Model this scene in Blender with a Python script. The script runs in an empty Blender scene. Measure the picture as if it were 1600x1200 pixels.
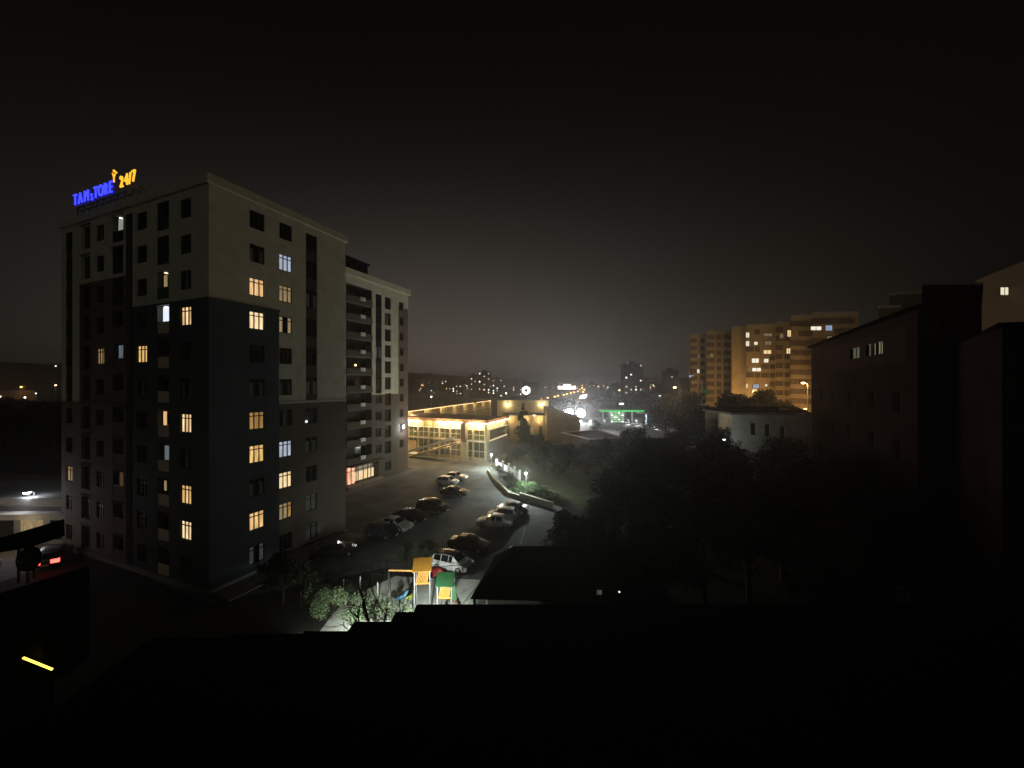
import bpy, math, random
from mathutils import Vector, Matrix, noise
random.seed(7)
SC = bpy.context.scene
COL = SC.collection
EYE = 17.5

# ------------------------------------------------------------------ camera
cd = bpy.data.cameras.new('camera'); cam = bpy.data.objects.new('camera', cd); COL.objects.link(cam)
cam.location = (0, 0, EYE); cam.rotation_euler = (math.radians(90), 0, 0)
cd.sensor_width = 36; cd.lens = 13.5; cd.clip_start = 0.1; cd.clip_end = 6000
SC.camera = cam

# ------------------------------------------------------------------ world: city glow at night
W = bpy.data.worlds.new('World'); SC.world = W; W.use_nodes = True
nt = W.node_tree; nt.nodes.clear()
def wn(t, **k):
    n = nt.nodes.new(t)
    for a, b in k.items(): setattr(n, a, b)
    return n
def wmath(op, a, b=None, c=None):
    n = wn('ShaderNodeMath', operation=op)
    for i, v in enumerate((a, b, c)):
        if v is None: continue
        if isinstance(v, (int, float)): n.inputs[i].default_value = v
        else: nt.links.new(v, n.inputs[i])
    return n.outputs[0]
tc = wn('ShaderNodeTexCoord'); nrm = wn('ShaderNodeVectorMath', operation='NORMALIZE'); nt.links.new(tc.outputs['Generated'], nrm.inputs[0])
sep = wn('ShaderNodeSeparateXYZ'); nt.links.new(nrm.outputs[0], sep.inputs[0])
zz = wmath('MAXIMUM', sep.outputs[2], 0.0)
def dotdir(az):
    n = wn('ShaderNodeVectorMath', operation='DOT_PRODUCT'); nt.links.new(nrm.outputs[0], n.inputs[0])
    n.inputs[1].default_value = (math.sin(az), math.cos(az), 0); return n.outputs['Value']
def expo(x, k): return wmath('EXPONENT', wmath('MULTIPLY', x, -k))
A1 = expo(wmath('SUBTRACT', 1.0, dotdir(math.radians(-13))), 6.0)
A2 = expo(wmath('SUBTRACT', 1.0, dotdir(math.radians(4))), 9.0)
wide = wmath('MULTIPLY', wmath('MULTIPLY', A1, expo(wmath('MULTIPLY', zz, zz), 8.4)), 0.078)
tight = wmath('MULTIPLY', wmath('MULTIPLY', A2, expo(zz, 14.0)), 0.050)
nz = wn('ShaderNodeTexNoise'); nz.inputs['Scale'].default_value = 1.6; nz.inputs['Detail'].default_value = 4
nt.links.new(nrm.outputs[0], nz.inputs['Vector'])
cl = wmath('MULTIPLY_ADD', nz.outputs['Fac'], 0.35, 0.83)
tot = wmath('MULTIPLY', wmath('ADD', wmath('ADD', wide, tight), 0.0013), cl)
mix = wn('ShaderNodeMix', data_type='RGBA'); mix.inputs['A'].default_value = (1.0, 0.93, 0.75, 1); mix.inputs['B'].default_value = (1.0, 0.83, 0.71, 1)
nt.links.new(A1, mix.inputs['Factor'])
vm = wn('ShaderNodeVectorMath', operation='SCALE'); nt.links.new(mix.outputs['Result'], vm.inputs[0]); nt.links.new(tot, vm.inputs['Scale'])
# the physical night sky itself: sun far below the horizon, next to nothing
sky = wn('ShaderNodeTexSky', sky_type='NISHITA'); sky.sun_disc = False
sky.sun_elevation = math.radians(-12); sky.sun_rotation = math.radians(140)
skm = wn('ShaderNodeVectorMath', operation='SCALE'); nt.links.new(sky.outputs[0], skm.inputs[0]); skm.inputs['Scale'].default_value = 0.01
add = wn('ShaderNodeVectorMath', operation='ADD'); nt.links.new(vm.outputs[0], add.inputs[0]); nt.links.new(skm.outputs[0], add.inputs[1])
bg = wn('ShaderNodeBackground'); wo = wn('ShaderNodeOutputWorld')
nt.links.new(add.outputs[0], bg.inputs[0]); bg.inputs[1].default_value = 1.0; nt.links.new(bg.outputs[0], wo.inputs[0])

# ------------------------------------------------------------------ soft sun added to lift the walls, stands in for far city light
sd = bpy.data.lights.new('city_fill_sun', 'SUN'); sd.energy = 0.060; sd.angle = math.radians(14); sd.color = (1.0, 0.97, 0.74)
so = bpy.data.objects.new('city_fill_sun', sd); COL.objects.link(so)
so.rotation_euler = Vector((-0.20, 0.93, -0.30)).to_track_quat('-Z', 'Y').to_euler()

vs = SC.view_settings; vs.view_transform = 'Standard'; vs.look = 'None'; vs.exposure = 0; vs.gamma = 1; vs.use_curve_mapping = False
cy = SC.cycles; cy.use_denoising = True; cy.max_bounces = 5; cy.diffuse_bounces = 2; cy.glossy_bounces = 2
cy.transmission_bounces = 2; cy.volume_bounces = 0; cy.sample_clamp_indirect = 2.0; cy.use_light_tree = True
cy.caustics_reflective = False; cy.caustics_refractive = False

# ================================================================== helpers
MATS = {}
def mat(name, col, rough=0.85, var=0.25, scale=1.5, bump=0.0, metal=0.0, stretch=(1, 1, 1), spec=0.3):
    if name in MATS: return MATS[name]
    m = bpy.data.materials.new(name); m.use_nodes = True; n = m.node_tree; b = n.nodes['Principled BSDF']
    b.inputs['Roughness'].default_value = rough; b.inputs['Metallic'].default_value = metal
    b.inputs['Specular IOR Level'].default_value = spec
    t = n.nodes.new('ShaderNodeTexCoord'); mp = n.nodes.new('ShaderNodeMapping'); mp.inputs['Scale'].default_value = stretch
    n.links.new(t.outputs['Object'], mp.inputs[0])
    z = n.nodes.new('ShaderNodeTexNoise'); z.inputs['Scale'].default_value = scale; z.inputs['Detail'].default_value = 7; z.inputs['Roughness'].default_value = 0.65
    n.links.new(mp.outputs[0], z.inputs['Vector'])
    r = n.nodes.new('ShaderNodeValToRGB'); r.color_ramp.elements[0].position = 0.3; r.color_ramp.elements[1].position = 0.7
    r.color_ramp.elements[0].color = tuple(c * (1 - var) for c in col) + (1,); r.color_ramp.elements[1].color = tuple(min(1, c * (1 + var)) for c in col) + (1,)
    n.links.new(z.outputs['Fac'], r.inputs[0]); n.links.new(r.outputs[0], b.inputs['Base Color'])
    if bump:
        z2 = n.nodes.new('ShaderNodeTexNoise'); z2.inputs['Scale'].default_value = scale * 14; z2.inputs['Detail'].default_value = 4
        n.links.new(t.outputs['Object'], z2.inputs['Vector'])
        bp = n.nodes.new('ShaderNodeBump'); bp.inputs['Strength'].default_value = bump; bp.inputs['Distance'].default_value = 0.03
        n.links.new(z2.outputs['Fac'], bp.inputs['Height']); n.links.new(bp.outputs[0], b.inputs['Normal'])
    MATS[name] = m; return m
def glow(name, col, s, folds=0.0, sample=False):
    """something that gives off light; folds = soft uneven curtain hanging in a lit window"""
    if name in MATS: return MATS[name]
    m = bpy.data.materials.new(name); m.use_nodes = True; n = m.node_tree; n.nodes.clear()
    e = n.nodes.new('ShaderNodeEmission'); e.inputs[0].default_value = tuple(col) + (1,); e.inputs[1].default_value = s
    if folds:
        t = n.nodes.new('ShaderNodeTexCoord'); mp = n.nodes.new('ShaderNodeMapping'); mp.inputs['Scale'].default_value = (5, 5, 0.6)
        z = n.nodes.new('ShaderNodeTexNoise'); z.inputs['Scale'].default_value = 1.3; z.inputs['Detail'].default_value = 3
        oi = n.nodes.new('ShaderNodeObjectInfo'); ad = n.nodes.new('ShaderNodeVectorMath'); ad.operation = 'ADD'
        n.links.new(t.outputs['Object'], ad.inputs[0]); n.links.new(oi.outputs['Location'], ad.inputs[1])
        n.links.new(ad.outputs[0], mp.inputs[0]); n.links.new(mp.outputs[0], z.inputs['Vector'])
        mr = n.nodes.new('ShaderNodeMapRange'); mr.inputs['From Min'].default_value = .3; mr.inputs['From Max'].default_value = .7
        mr.inputs['To Min'].default_value = s * (1 - folds); mr.inputs['To Max'].default_value = s * (1 + folds)
        n.links.new(z.outputs['Fac'], mr.inputs['Value']); n.links.new(mr.outputs[0], e.inputs[1])
    o = n.nodes.new('ShaderNodeOutputMaterial'); n.links.new(e.outputs[0], o.inputs[0])
    m.cycles.emission_sampling = 'AUTO' if sample else 'NONE'
    MATS[name] = m; return m
def hexc(*c): return tuple(c)

class MB:
    def __init__(s): s.v = []; s.f = []; s.m = []; s.mats = []
    def mi(s, m):
        if m not in s.mats: s.mats.append(m)
        return s.mats.index(m)
    def face(s, pts, m):
        i = len(s.v); s.v += [tuple(p) for p in pts]; s.f.append(tuple(range(i, i + len(pts)))); s.m.append(s.mi(m))
    def hexa(s, p, m):
        i = len(s.v); s.v += [tuple(q) for q in p]; k = s.mi(m)
        for q in ((0, 3, 2, 1), (4, 5, 6, 7), (0, 1, 5, 4), (1, 2, 6, 5), (2, 3, 7, 6), (3, 0, 4, 7)):
            s.f.append(tuple(i + a for a in q)); s.m.append(k)
    def box(s, x0, x1, y0, y1, z0, z1, m):
        s.hexa([(x0, y0, z0), (x1, y0, z0), (x1, y1, z0), (x0, y1, z0), (x0, y0, z1), (x1, y0, z1), (x1, y1, z1), (x0, y1, z1)], m)
    def bar(s, a, b, w, m, h=None, up=(0, 0, 1)):
        a = Vector(a); b = Vector(b); d = (b - a).normalized(); u = Vector(up)
        if abs(d.dot(u)) > .98: u = Vector((1, 0, 0))
        r = d.cross(u).normalized() * (w / 2); t = r.cross(d).normalized() * ((h or w) / 2)
        s.hexa([a - r - t, a + r - t, a + r + t, a - r + t, b - r - t, b + r - t, b + r + t, b - r + t], m)
    def tube(s, pts, rad, m, n=8, cap=True):
        pts = [Vector(p) for p in pts]; i0 = len(s.v); k = s.mi(m)
        for j, p in enumerate(pts):
            d = (pts[min(j + 1, len(pts) - 1)] - pts[max(j - 1, 0)]).normalized()
            u = Vector((0, 0, 1)) if abs(d.z) < .95 else Vector((1, 0, 0))
            r = d.cross(u).normalized(); t = r.cross(d)
            R = rad[j] if isinstance(rad, (list, tuple)) else rad
            for q in range(n):
                a = 2 * math.pi * q / n; s.v.append(tuple(p + r * (R * math.cos(a)) + t * (R * math.sin(a))))
        for j in range(len(pts) - 1):
            for q in range(n):
                a = i0 + j * n + q; b = i0 + j * n + (q + 1) % n
                s.f.append((a, b, b + n, a + n)); s.m.append(k)
        if cap:
            s.f.append(tuple(i0 + q for q in range(n))); s.m.append(k)
            s.f.append(tuple(i0 + (len(pts) - 1) * n + q for q in range(n - 1, -1, -1))); s.m.append(k)
    def lathe(s, prof, m, n=14, c=(0, 0, 0)):
        i0 = len(s.v); k = s.mi(m)
        for r, z in prof:
            for q in range(n):
                a = 2 * math.pi * q / n; s.v.append((c[0] + r * math.cos(a), c[1] + r * math.sin(a), c[2] + z))
        for j in range(len(prof) - 1):
            for q in range(n):
                a = i0 + j * n + q; b = i0 + j * n + (q + 1) % n
                s.f.append((a, b, b + n, a + n)); s.m.append(k)
    def mesh(s, name, smooth=False):
        me = bpy.data.meshes.new(name); me.from_pydata(s.v, [], s.f)
        for m in s.mats: me.materials.append(m)
        me.polygons.foreach_set('material_index', s.m)
        if smooth: me.polygons.foreach_set('use_smooth', [True] * len(s.f))
        me.update(); return me
    def build(s, name, parent=None, loc=None, rz=0, smooth=False):
        return link(name, s.mesh(name, smooth), parent, loc, rz)
def link(name, me, parent=None, loc=None, rz=0):
    o = bpy.data.objects.new(name, me); COL.objects.link(o)
    if parent: o.parent = parent
    if loc is not None: o.location = loc
    if rz: o.rotation_euler = (0, 0, rz)
    return o
def tag(o, label=None, cat=None, group=None, kind=None):
    if label: o['label'] = label
    if cat: o['category'] = cat
    if group: o['group'] = group
    if kind: o['kind'] = kind
    return o
def thing(name, label, cat, loc=(0, 0, 0), rz=0, group=None):
    o = bpy.data.objects.new(name, None); COL.objects.link(o); o.location = loc; o.rotation_euler = (0, 0, rz); o.empty_display_size = .3
    return tag(o, label, cat, group)
def copy_tree(o, parent=None, names=None):
    c = o.copy(); COL.objects.link(c); c.parent = parent
    for ch in [x for x in o.children]: copy_tree(ch, c)
    return c
def lamp(kind, loc, power, col, parent=None, radius=.1, **k):
    d = bpy.data.lights.new('bulb_light', kind); d.energy = power; d.color = col
    if kind in ('POINT', 'SPOT'): d.shadow_soft_size = radius
    for a, b in k.items(): setattr(d, a, b)
    o = bpy.data.objects.new('bulb_light', d); COL.objects.link(o); o.location = loc
    if parent: o.parent = parent
    return o

# real places on the ground / in the air, worked out from sight lines of a viewer at 17.5 m
def G(px, py):
    Y = EYE * 600 / (py - 600); return Vector(((px - 800) / 600 * Y, Y, 0))
def P(px, py, Y): return Vector(((px - 800) / 600 * Y, Y, EYE - (py - 600) / 600 * Y))
def XZ(px, Y): return (px - 800) / 600 * Y
def ZH(py, Y): return EYE - (py - 600) / 600 * Y

# ------------------------------------------------------------------ materials
cream = mat('cream_render', (.60, .60, .49), .9, .15, .8, .15)
slate = mat('slate_blue_render', (.050, .068, .080), .8, .22, .7, .15)
brown = mat('brown_render', (.15, .115, .09), .9, .18, .8, .15)
tan = mat('tan_render', (.12, .106, .085), .9, .15, .8, .15)
trim = mat('pale_trim', (.55, .53, .45), .8, .12, 2)
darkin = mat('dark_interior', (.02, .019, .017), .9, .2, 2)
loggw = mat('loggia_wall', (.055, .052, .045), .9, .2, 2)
frame = mat('brown_window_frame', (.035, .025, .018), .5, .2, 4)
framew = mat('white_window_frame', (.5, .5, .47), .5, .1, 4)
glass = mat('dark_glass', (.012, .013, .014), .08, .2, .6, spec=.6)
curt = mat('grey_curtain', (.20, .21, .20), .9, .35, 3, stretch=(3, 3, .3))
steel = mat('grey_steel', (.30, .31, .31), .45, .15, 3, metal=.6)
whitep = mat('white_paint', (.75, .75, .72), .5, .06, 3)
blackp = mat('black_metal', (.02, .02, .02), .5, .2, 4)
asphalt = mat('asphalt', (.120, .130, .124), .85, .5, .22, .4)
earth = mat('dark_earth', (.035, .034, .026), 1, .4, .15, .3)
lawn = mat('lawn', (.05, .062, .028), 1, .45, .5, .5)
paving = mat('concrete_paving', (.20, .20, .185), .9, .2, .6, .2)
concrete = mat('concrete', (.26, .25, .23), .9, .2, 1, .2)
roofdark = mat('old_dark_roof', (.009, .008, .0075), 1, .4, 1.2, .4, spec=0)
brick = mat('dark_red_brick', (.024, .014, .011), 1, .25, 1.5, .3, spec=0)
bark = mat('bark', (.04, .033, .026), 1, .3, 4, .5)
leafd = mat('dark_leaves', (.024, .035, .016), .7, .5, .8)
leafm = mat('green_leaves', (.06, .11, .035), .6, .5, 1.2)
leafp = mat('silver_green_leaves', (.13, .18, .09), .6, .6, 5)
linew = mat('road_paint', (.62, .62, .60), .8, .15, 3)
kerbm = mat('yellowish_kerb_stone', (.34, .33, .22), .9, .18, 1.5, .2)

L_warm = glow('lit_warm_room', (1.0, .60, .27), .85, .42)
L_yel = glow('lit_yellow_room', (1.0, .64, .22), .80, .45)
L_bright = glow('lit_bright_warm_room', (1.0, .73, .40), 1.05, .3)
L_white = glow('lit_cool_room', (.72, .82, 1.0), .55, .25)
L_dim = glow('lit_dim_room', (1.0, .72, .36), .28, .35)
L_dimo = glow('lit_amber_room', (1.0, .55, .18), .33, .4)
L_dull = glow('faint_room', (.7, .75, .8), .055, .45)

# ================================================================== haze
hm = bpy.data.materials.new('night_haze'); hm.use_nodes = True; hn = hm.node_tree; hn.nodes.clear()
pv = hn.nodes.new('ShaderNodeVolumePrincipled'); pv.inputs['Density'].default_value = 0.0007; pv.inputs['Color'].default_value = (.9, .88, .85, 1); pv.inputs['Anisotropy'].default_value = .75
ho = hn.nodes.new('ShaderNodeOutputMaterial'); hn.links.new(pv.outputs[0], ho.inputs['Volume'])
hz = MB(); hz.box(-2600, 2600, -80, 4100, -1, 75, hm); tag(hz.build('haze'), kind='stuff')
# ================================================================== ground
g = MB(); g.face([(-2500, -60, 0), (2500, -60, 0), (2500, 4000, 0), (-2500, 4000, 0)], earth); tag(g.build('ground'), kind='structure')
a = MB(); a.face([(-24, 30.5, .004), (-12, 36.6, .004), (-2.4, 33.2, .004), (3.5, 36, .004), (6, 44, .004), (7.2, 54.5, .004), (1.2, 60.5, .004), (-3.5, 78, .004), (-2, 84, .004), (0, 112, .004), (-40, 112, .004), (-44, 40, .004)], asphalt)
tag(a.build('car_park'), kind='structure')
a = MB(); a.face([(-120, 10, .004), (-47.5, 24, .004), (-43, 44, .004), (-60, 70, .004), (-140, 80, .004)], mat('side_road_asphalt', (.13, .11, .09), .8, .25, .2, .2))
tag(a.build('side_road'), kind='structure')
a = MB(); a.face([(4.2, 61.5, .008), (8.8, 53.5, .008), (30, 58, .008), (40, 110, .008), (5, 108, .008), (-1.5, 78, .008)], lawn); tag(a.build('lawn'), kind='structure')
# far road
a = MB(); pts = [(12, 130), (20, 190), (35, 260), (60, 360), (72, 460)]
for i in range(len(pts) - 1):
    (x0, y0), (x1, y1) = pts[i], pts[i + 1]; a.face([(x0 - 7, y0, .01), (x0 + 7, y0, .01), (x1 + 7, y1, .01), (x1 - 7, y1, .01)], asphalt)
tag(a.build('highway'), kind='structure')
a = MB(); a.face([(24, 125, .006), (75, 125, .006), (80, 200, .006), (28, 200, .006)], paving); tag(a.build('forecourt_pavement'), kind='structure')

# painted parking lines
def pline(p, q, w, name='parking_line'):
    p = Vector(p); q = Vector(q); d = (q - p).normalized(); r = Vector((-d.y, d.x, 0)) * w / 2; z = Vector((0, 0, .010))
    m = MB(); m.face([p - r + z, q - r + z, q + r + z, p + r + z], linew); return tag(m.build(name), kind='structure')
pline(G(824, 812), G(813, 851), .14)
U = Vector((.378, .926, 0)); V = Vector((-.926, .378, 0))
a = MB(); a.box(0, 2.3, -.3, .3, .012, .13, whitep); tag(a.build('kerb', loc=G(796, 857)), kind='structure')

# ================================================================== main apartment block
CX, CY = -25.1, 31.8
MAIN = thing('apartment_building', 'tall L-shaped apartment block with cream upper floors and slate blue lower corner', 'apartment building', (CX, CY, 0), math.atan2(.926, .378))
def tR(px, y0=0.0):               # distance along a face that runs away from the viewer
    a = (px - 800) / 600; x = CX - .926 * y0; y = CY + .378 * y0
    return (x - a * y) / (a * .926 - .378)
def sL(px):
    a = (px - 800) / 600; return (CX - a * CY) / (a * .378 + .926)

def facade(mp, a0, a1, z0, z1, holes, mf, depth=.22, name='wall', ac=(), zc=()):
    """wall with real openings. mp(a,z,d) -> local point"""
    m = MB()
    A = sorted(set([a0, a1] + list(ac) + [h[0] for h in holes] + [h[1] for h in holes]))
    Z = sorted(set([z0, z1] + list(zc) + [h[2] for h in holes] + [h[3] for h in holes]))
    A = [x for x in A if a0 <= x <= a1]; Z = [x for x in Z if z0 <= x <= z1]
    for i in range(len(A) - 1):
        for j in range(len(Z) - 1):
            ca = (A[i] + A[i + 1]) / 2; cz = (Z[j] + Z[j + 1]) / 2
            if any(h[0] < ca < h[1] and h[2] < cz < h[3] for h in holes): continue
            m.face([mp(A[i], Z[j], 0), mp(A[i + 1], Z[j], 0), mp(A[i + 1], Z[j + 1], 0), mp(A[i], Z[j + 1], 0)], mf(ca, cz))
    for h in holes:
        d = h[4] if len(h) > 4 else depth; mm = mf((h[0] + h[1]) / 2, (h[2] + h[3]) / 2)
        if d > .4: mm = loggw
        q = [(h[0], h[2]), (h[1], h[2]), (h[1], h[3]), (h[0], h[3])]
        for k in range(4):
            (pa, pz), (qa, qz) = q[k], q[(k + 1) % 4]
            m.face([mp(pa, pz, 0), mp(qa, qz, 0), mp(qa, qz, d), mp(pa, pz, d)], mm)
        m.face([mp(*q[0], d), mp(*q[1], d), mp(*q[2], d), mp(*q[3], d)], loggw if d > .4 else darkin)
    return m.build(name, MAIN)

WIN_CACHE = {}
def window_mesh(w, h, mull=2, fm=None):
    key = (round(w, 2), round(h, 2), mull, (fm or frame).name)
    if key in WIN_CACHE: return WIN_CACHE[key]
    fm = fm or frame; m = MB(); t = .07; zt = h / 2 - h * .24
    m.box(-w / 2, -w / 2 + t, -.03, .05, -h / 2, h / 2, fm); m.box(w / 2 - t, w / 2, -.03, .05, -h / 2, h / 2, fm)
    m.box(-w / 2 + t, w / 2 - t, -.03, .05, -h / 2, -h / 2 + t, fm); m.box(-w / 2 + t, w / 2 - t, -.03, .05, h / 2 - t, h / 2, fm)
    m.box(-w / 2 + t, w / 2 - t, -.028, .048, zt - .04, zt + .04, fm)
    for k in range(1, mull + 1):
        x = -w / 2 + w * k / (mull + 1)
        m.box(x - .045, x + .045, -.035, .052, -h / 2 + t, zt - .04, fm); m.box(x - .045, x + .045, -.035, .052, zt + .04, h / 2 - t, fm)
    WIN_CACHE[key] = m.mesh('window'); return WIN_CACHE[key]
PANE_CACHE = {}
def pane_mesh(w, h, mats):
    key = (round(w, 2), round(h, 2), tuple(x.name for x in mats))
    if key in PANE_CACHE: return PANE_CACHE[key]
    m = MB(); zt = h / 2 - h * .24; n = 3
    for k in range(3):
        x0 = -w / 2 + w * k / 3; x1 = x0 + w / 3
        m.face([(x0, .02, -h / 2), (x1, .02, -h / 2), (x1, .02, zt), (x0, .02, zt)], mats[k % len(mats)])
        m.face([(x0, .02, zt), (x1, .02, zt), (x1, .02, h / 2), (x0, .02, h / 2)], mats[(k + 3) % len(mats)])
    PANE_CACHE[key] = m.mesh('pane'); return PANE_CACHE[key]
def add_window(face, a, z, w, h, mats, inset=.12, y0=0.0, mull=2, label=None):
    if face == 'R': loc = (a, y0 + inset, z); rz = 0
    else: loc = (inset, a, z); rz = -math.pi / 2
    o = link('window', window_mesh(w, h, mull), MAIN, loc, rz)
    link('pane', pane_mesh(w, h, mats), o)
    if label: o['label'] = label
    return o
D = [glass]; C1 = [curt, glass, curt, glass, glass, glass]; C2 = [glass, curt, glass, glass, curt, glass]; CG = [curt]
DU = [L_dull, glass, L_dull, L_dull, glass, L_dull]
PART = [L_dim, glass, L_dim, L_dim, glass, L_dim]
ROW = [32.6 - 3.08 * k for k in range(11)]
SL_TOP = 24.6; LOW = 15.55

# --- right face
wA = (tR(390), tR(413.5)); wB = (tR(436.5), tR(456.5)); wC = (tR(478), tR(495.5))
litA = {1: C1, 2: [L_warm], 3: [L_bright], 5: C1, 6: [L_dimo], 7: [L_yel], 8: C1, 9: [L_warm, L_yel, L_warm], 10: DU}
litB = {1: [L_white], 2: [L_dim], 3: PART, 5: C1, 6: C2, 7: [L_white], 8: [L_bright], 9: [L_dim, L_dim, L_dimo], 10: D}
holesR = []
for k, z in enumerate(ROW):
    holesR.append((wA[0], wA[1], z - .82, z + .82)); holesR.append((wB[0], wB[1], z - .80, z + .80))
holesR.append((wC[0], wC[1], LOW - .3, 33.4, .18)); 
for k in range(6, 11): holesR.append((wC[0], wC[1], ROW[k] - .85, ROW[k] + .85)) if k > 5 else None
xs = tR(436)
def mR(a, z):
    if a < xs and z < SL_TOP: return slate
    if z < LOW and a > xs: return tan
    return cream
H = 34.9
holesR = [h for h in holesR if not (h[2] == LOW - .3)] + [(wC[0], wC[1], LOW + .25, 33.4, .18)]
facade(lambda a, z, d: (a, d, z), 0, 14.5, .0, H, holesR, mR, name='wall', ac=(xs,), zc=(SL_TOP, LOW))
for k, z in enumerate(ROW):
    for (w, lit, hh) in ((wA, litA, 1.64), (wB, litB, 1.60)):
        if k == 10 and w is wB: pass
        add_window('R', (w[0] + w[1]) / 2, z, w[1] - w[0], hh, lit.get(k, D), label='window lit from inside' if k in lit and lit[k][0].name.startswith('lit') else None)
    w = wC[1] - wC[0]
    if k > 5:
        add_window('R', (wC[0] + wC[1]) / 2, z, w, 1.7, CG if k in (9, 10) else (C1 if k == 7 else D), mull=1)
    else:
        add_window('R', (wC[0] + wC[1]) / 2, z + .1, w, 1.9, C1 if k in (2, 5) else D, inset=.06, mull=1)
        m = MB(); m.box(-w / 2 + .002, w / 2 - .002, -.02, .05, -.54, .54, mat('spandrel_panel', (.05, .048, .045), .5, .2, 2) if k != 5 else blackp)
        m.build('spandrel_panel', MAIN, ((wC[0] + wC[1]) / 2, .07, z - 1.42 + (.08 if k == 5 else 0)))
m = MB(); m.box(-.05, .05, -.12, .02, -.12, .05, blackp); m.box(-.1, .1, -.14, -.121, -.06, .06, glow('wall_lamp_white', (.85, .92, 1), 5)); m.build('wall_lamp', MAIN, (wC[0] - .05, -.01, ROW[6] - .55))

# --- left face
E = (sL(264), sL(246)); Dw = (sL(298.5), sL(281.5)); F = (sL(229.5), sL(213.5)); GR = (sL(207), sL(196.5))
Gg = (sL(192.5), sL(176)); Hh = (sL(162.5), sL(150.5)); I = (sL(141), sL(127)); J = (sL(113), sL(103)); WEND = sL(96)
for nm in ('E', 'Dw', 'F', 'GR', 'Gg', 'Hh', 'I', 'J'):
    pass
holesL = []
for k, z in enumerate(ROW):
    holesL += [(Dw[0], Dw[1], z - .82, z + .82), (F[0], F[1], z - .80, z + .80), (Hh[0], Hh[1], z - .8, z + .8)]
    holesL += [(E[0], E[1], z - 1.35, z + 1.15, .45), (Gg[0], Gg[1], z - 1.35, z + 1.15, .45)]
    holesL += [(I[0], I[1], z - 1.25, z + 1.1, .35)]
    if k > 5: holesL.append((J[0], J[1], z - .8, z + .8))
holesL.append((GR[0], GR[1], .4, 33.6, .39)); holesL.append((J[0], J[1], LOW + .1, 33.6, .18))
s207 = sL(207); sH = sL(124)
def mL(a, z):
    if a < s207 and z < SL_TOP: return slate
    if z < LOW and a > s207: return brown
    if s207 < a < sH and z < 27.85: return brown
    return cream
facade(lambda a, z, d: (d, a, z), 0, WEND, .0, H, holesL, mL, ac=(s207, sH), zc=(SL_TOP, LOW, 27.85))
litD = {2: C2, 3: [L_warm, L_bright, L_warm], 5: C1, 6: [L_bright, L_warm, L_bright], 7: C2, 8: [L_yel, L_warm, L_yel], 9: [L_bright]}
litF = {4: [L_yel], 5: C2}
litH = {0: C2, 4: [L_dim, L_dimo, L_dim], 10: C2}
for k, z in enumerate(ROW):
    for (w, lit, hh) in ((Dw, litD, 1.64), (F, litF, 1.6), (Hh, litH, 1.6)):
        add_window('L', (w[0] + w[1]) / 2, z, w[1] - w[0], hh, lit.get(k, D), label='window lit from inside' if k in lit and any(q.name.startswith('lit') for q in lit[k]) else None)
    # storey-high glazed bay and end column
    add_window('L', (I[0] + I[1]) / 2, z - .07, I[1] - I[0], 2.33, D if k % 3 else [glass, glass, curt], inset=.3, mull=1)
    w = J[1] - J[0]
    if k > 5: add_window('L', (J[0] + J[1]) / 2, z, w, 1.6, [L_dim, L_dimo] if k == 8 else D, mull=1, label='window lit from inside' if k == 8 else None)
    else:
        add_window('L', (J[0] + J[1]) / 2, z + .1, w, 1.9, D, inset=.06, mull=1)
        m = MB(); m.box(-w / 2 + .002, w / 2 - .002, -.02, .05, -.54, .54, mat('spandrel_panel', (.05, .048, .045), .5, .2, 2)); m.build('spandrel_panel', MAIN, (.07, (J[0] + J[1]) / 2, z - 1.42), -math.pi / 2)
# loggia parapets, rails, inner doors
green = mat('green_panel', (.03, .10, .03), .6, .2, 2); dkp = mat('dark_glazed_panel', (.03, .03, .03), .3, .2, 2)
beige = mat('beige_panel', (.62, .52, .38), .8, .12, 2)
def loggia(rng, k, z, pm):
    w = rng[1] - rng[0]; c = (rng[0] + rng[1]) / 2
    m = MB(); m.box(-w / 2 + .003, w / 2 - .003, 0, .08, 0, 1.0, pm); m.box(-w / 2 + .003, w / 2 - .003, -.02, .1, 1.001, 1.05, frame)
    m.build('balcony_parapet', MAIN, (.03, c, z - 1.345), -math.pi / 2)
    m = MB(); m.box(-w / 2 + .15, w / 2 - .15, 0, .05, -1.2, .75, frame); m.box(-w / 2 + .25, w / 2 - .25, -.01, -.001, -1.1, .65, glass)
    m.build('balcony_door', MAIN, (.385, c, z), -math.pi / 2)
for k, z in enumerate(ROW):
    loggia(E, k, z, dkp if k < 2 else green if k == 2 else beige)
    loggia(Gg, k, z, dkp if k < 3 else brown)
def room_lamp(a, z, power, col, e=6):
    m = MB(); m.lathe([(.0, .04), (.12, .03), (.14, -.03), (.0, -.07)], glow('ceiling_bulb_%d' % int(col[2] * 100), col, e), 10)
    o = m.build('ceiling_lamp', MAIN, (.22, a, z + 1.02)); lamp('POINT', (0, 0, -.12), power * .12, col, o, .08); return o
cE = (E[0] + E[1]) / 2; cG = (Gg[0] + Gg[1]) / 2
def lit_back(a, w, z0, z1, mt, x=.365):
    m = MB(); m.box(-w / 2, w / 2, -.01, .0, z0, z1, mt); m.build('curtain', MAIN, (x, a, 0), -math.pi / 2)
lit_back(cE, 1.5, ROW[3] - 1.1, ROW[3] + 1.1, glow('lit_white_room', (.80, .87, 1), 1.1, .15)); room_lamp(cE, ROW[3], 60, (.82, .88, 1))
lit_back(cG, 1.5, ROW[0] - .8, ROW[0] + 1.1, glow('lit_pale_room', (.9, .95, .80), .28, .3)); room_lamp(cG, ROW[0], 3, (.95, 1, .85), 2)
lit_back(cE + .35, .5, ROW[2] - .6, ROW[2] + .9, L_dim); room_lamp(cE, ROW[2], 7, (1, .8, .55), 2)
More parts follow.
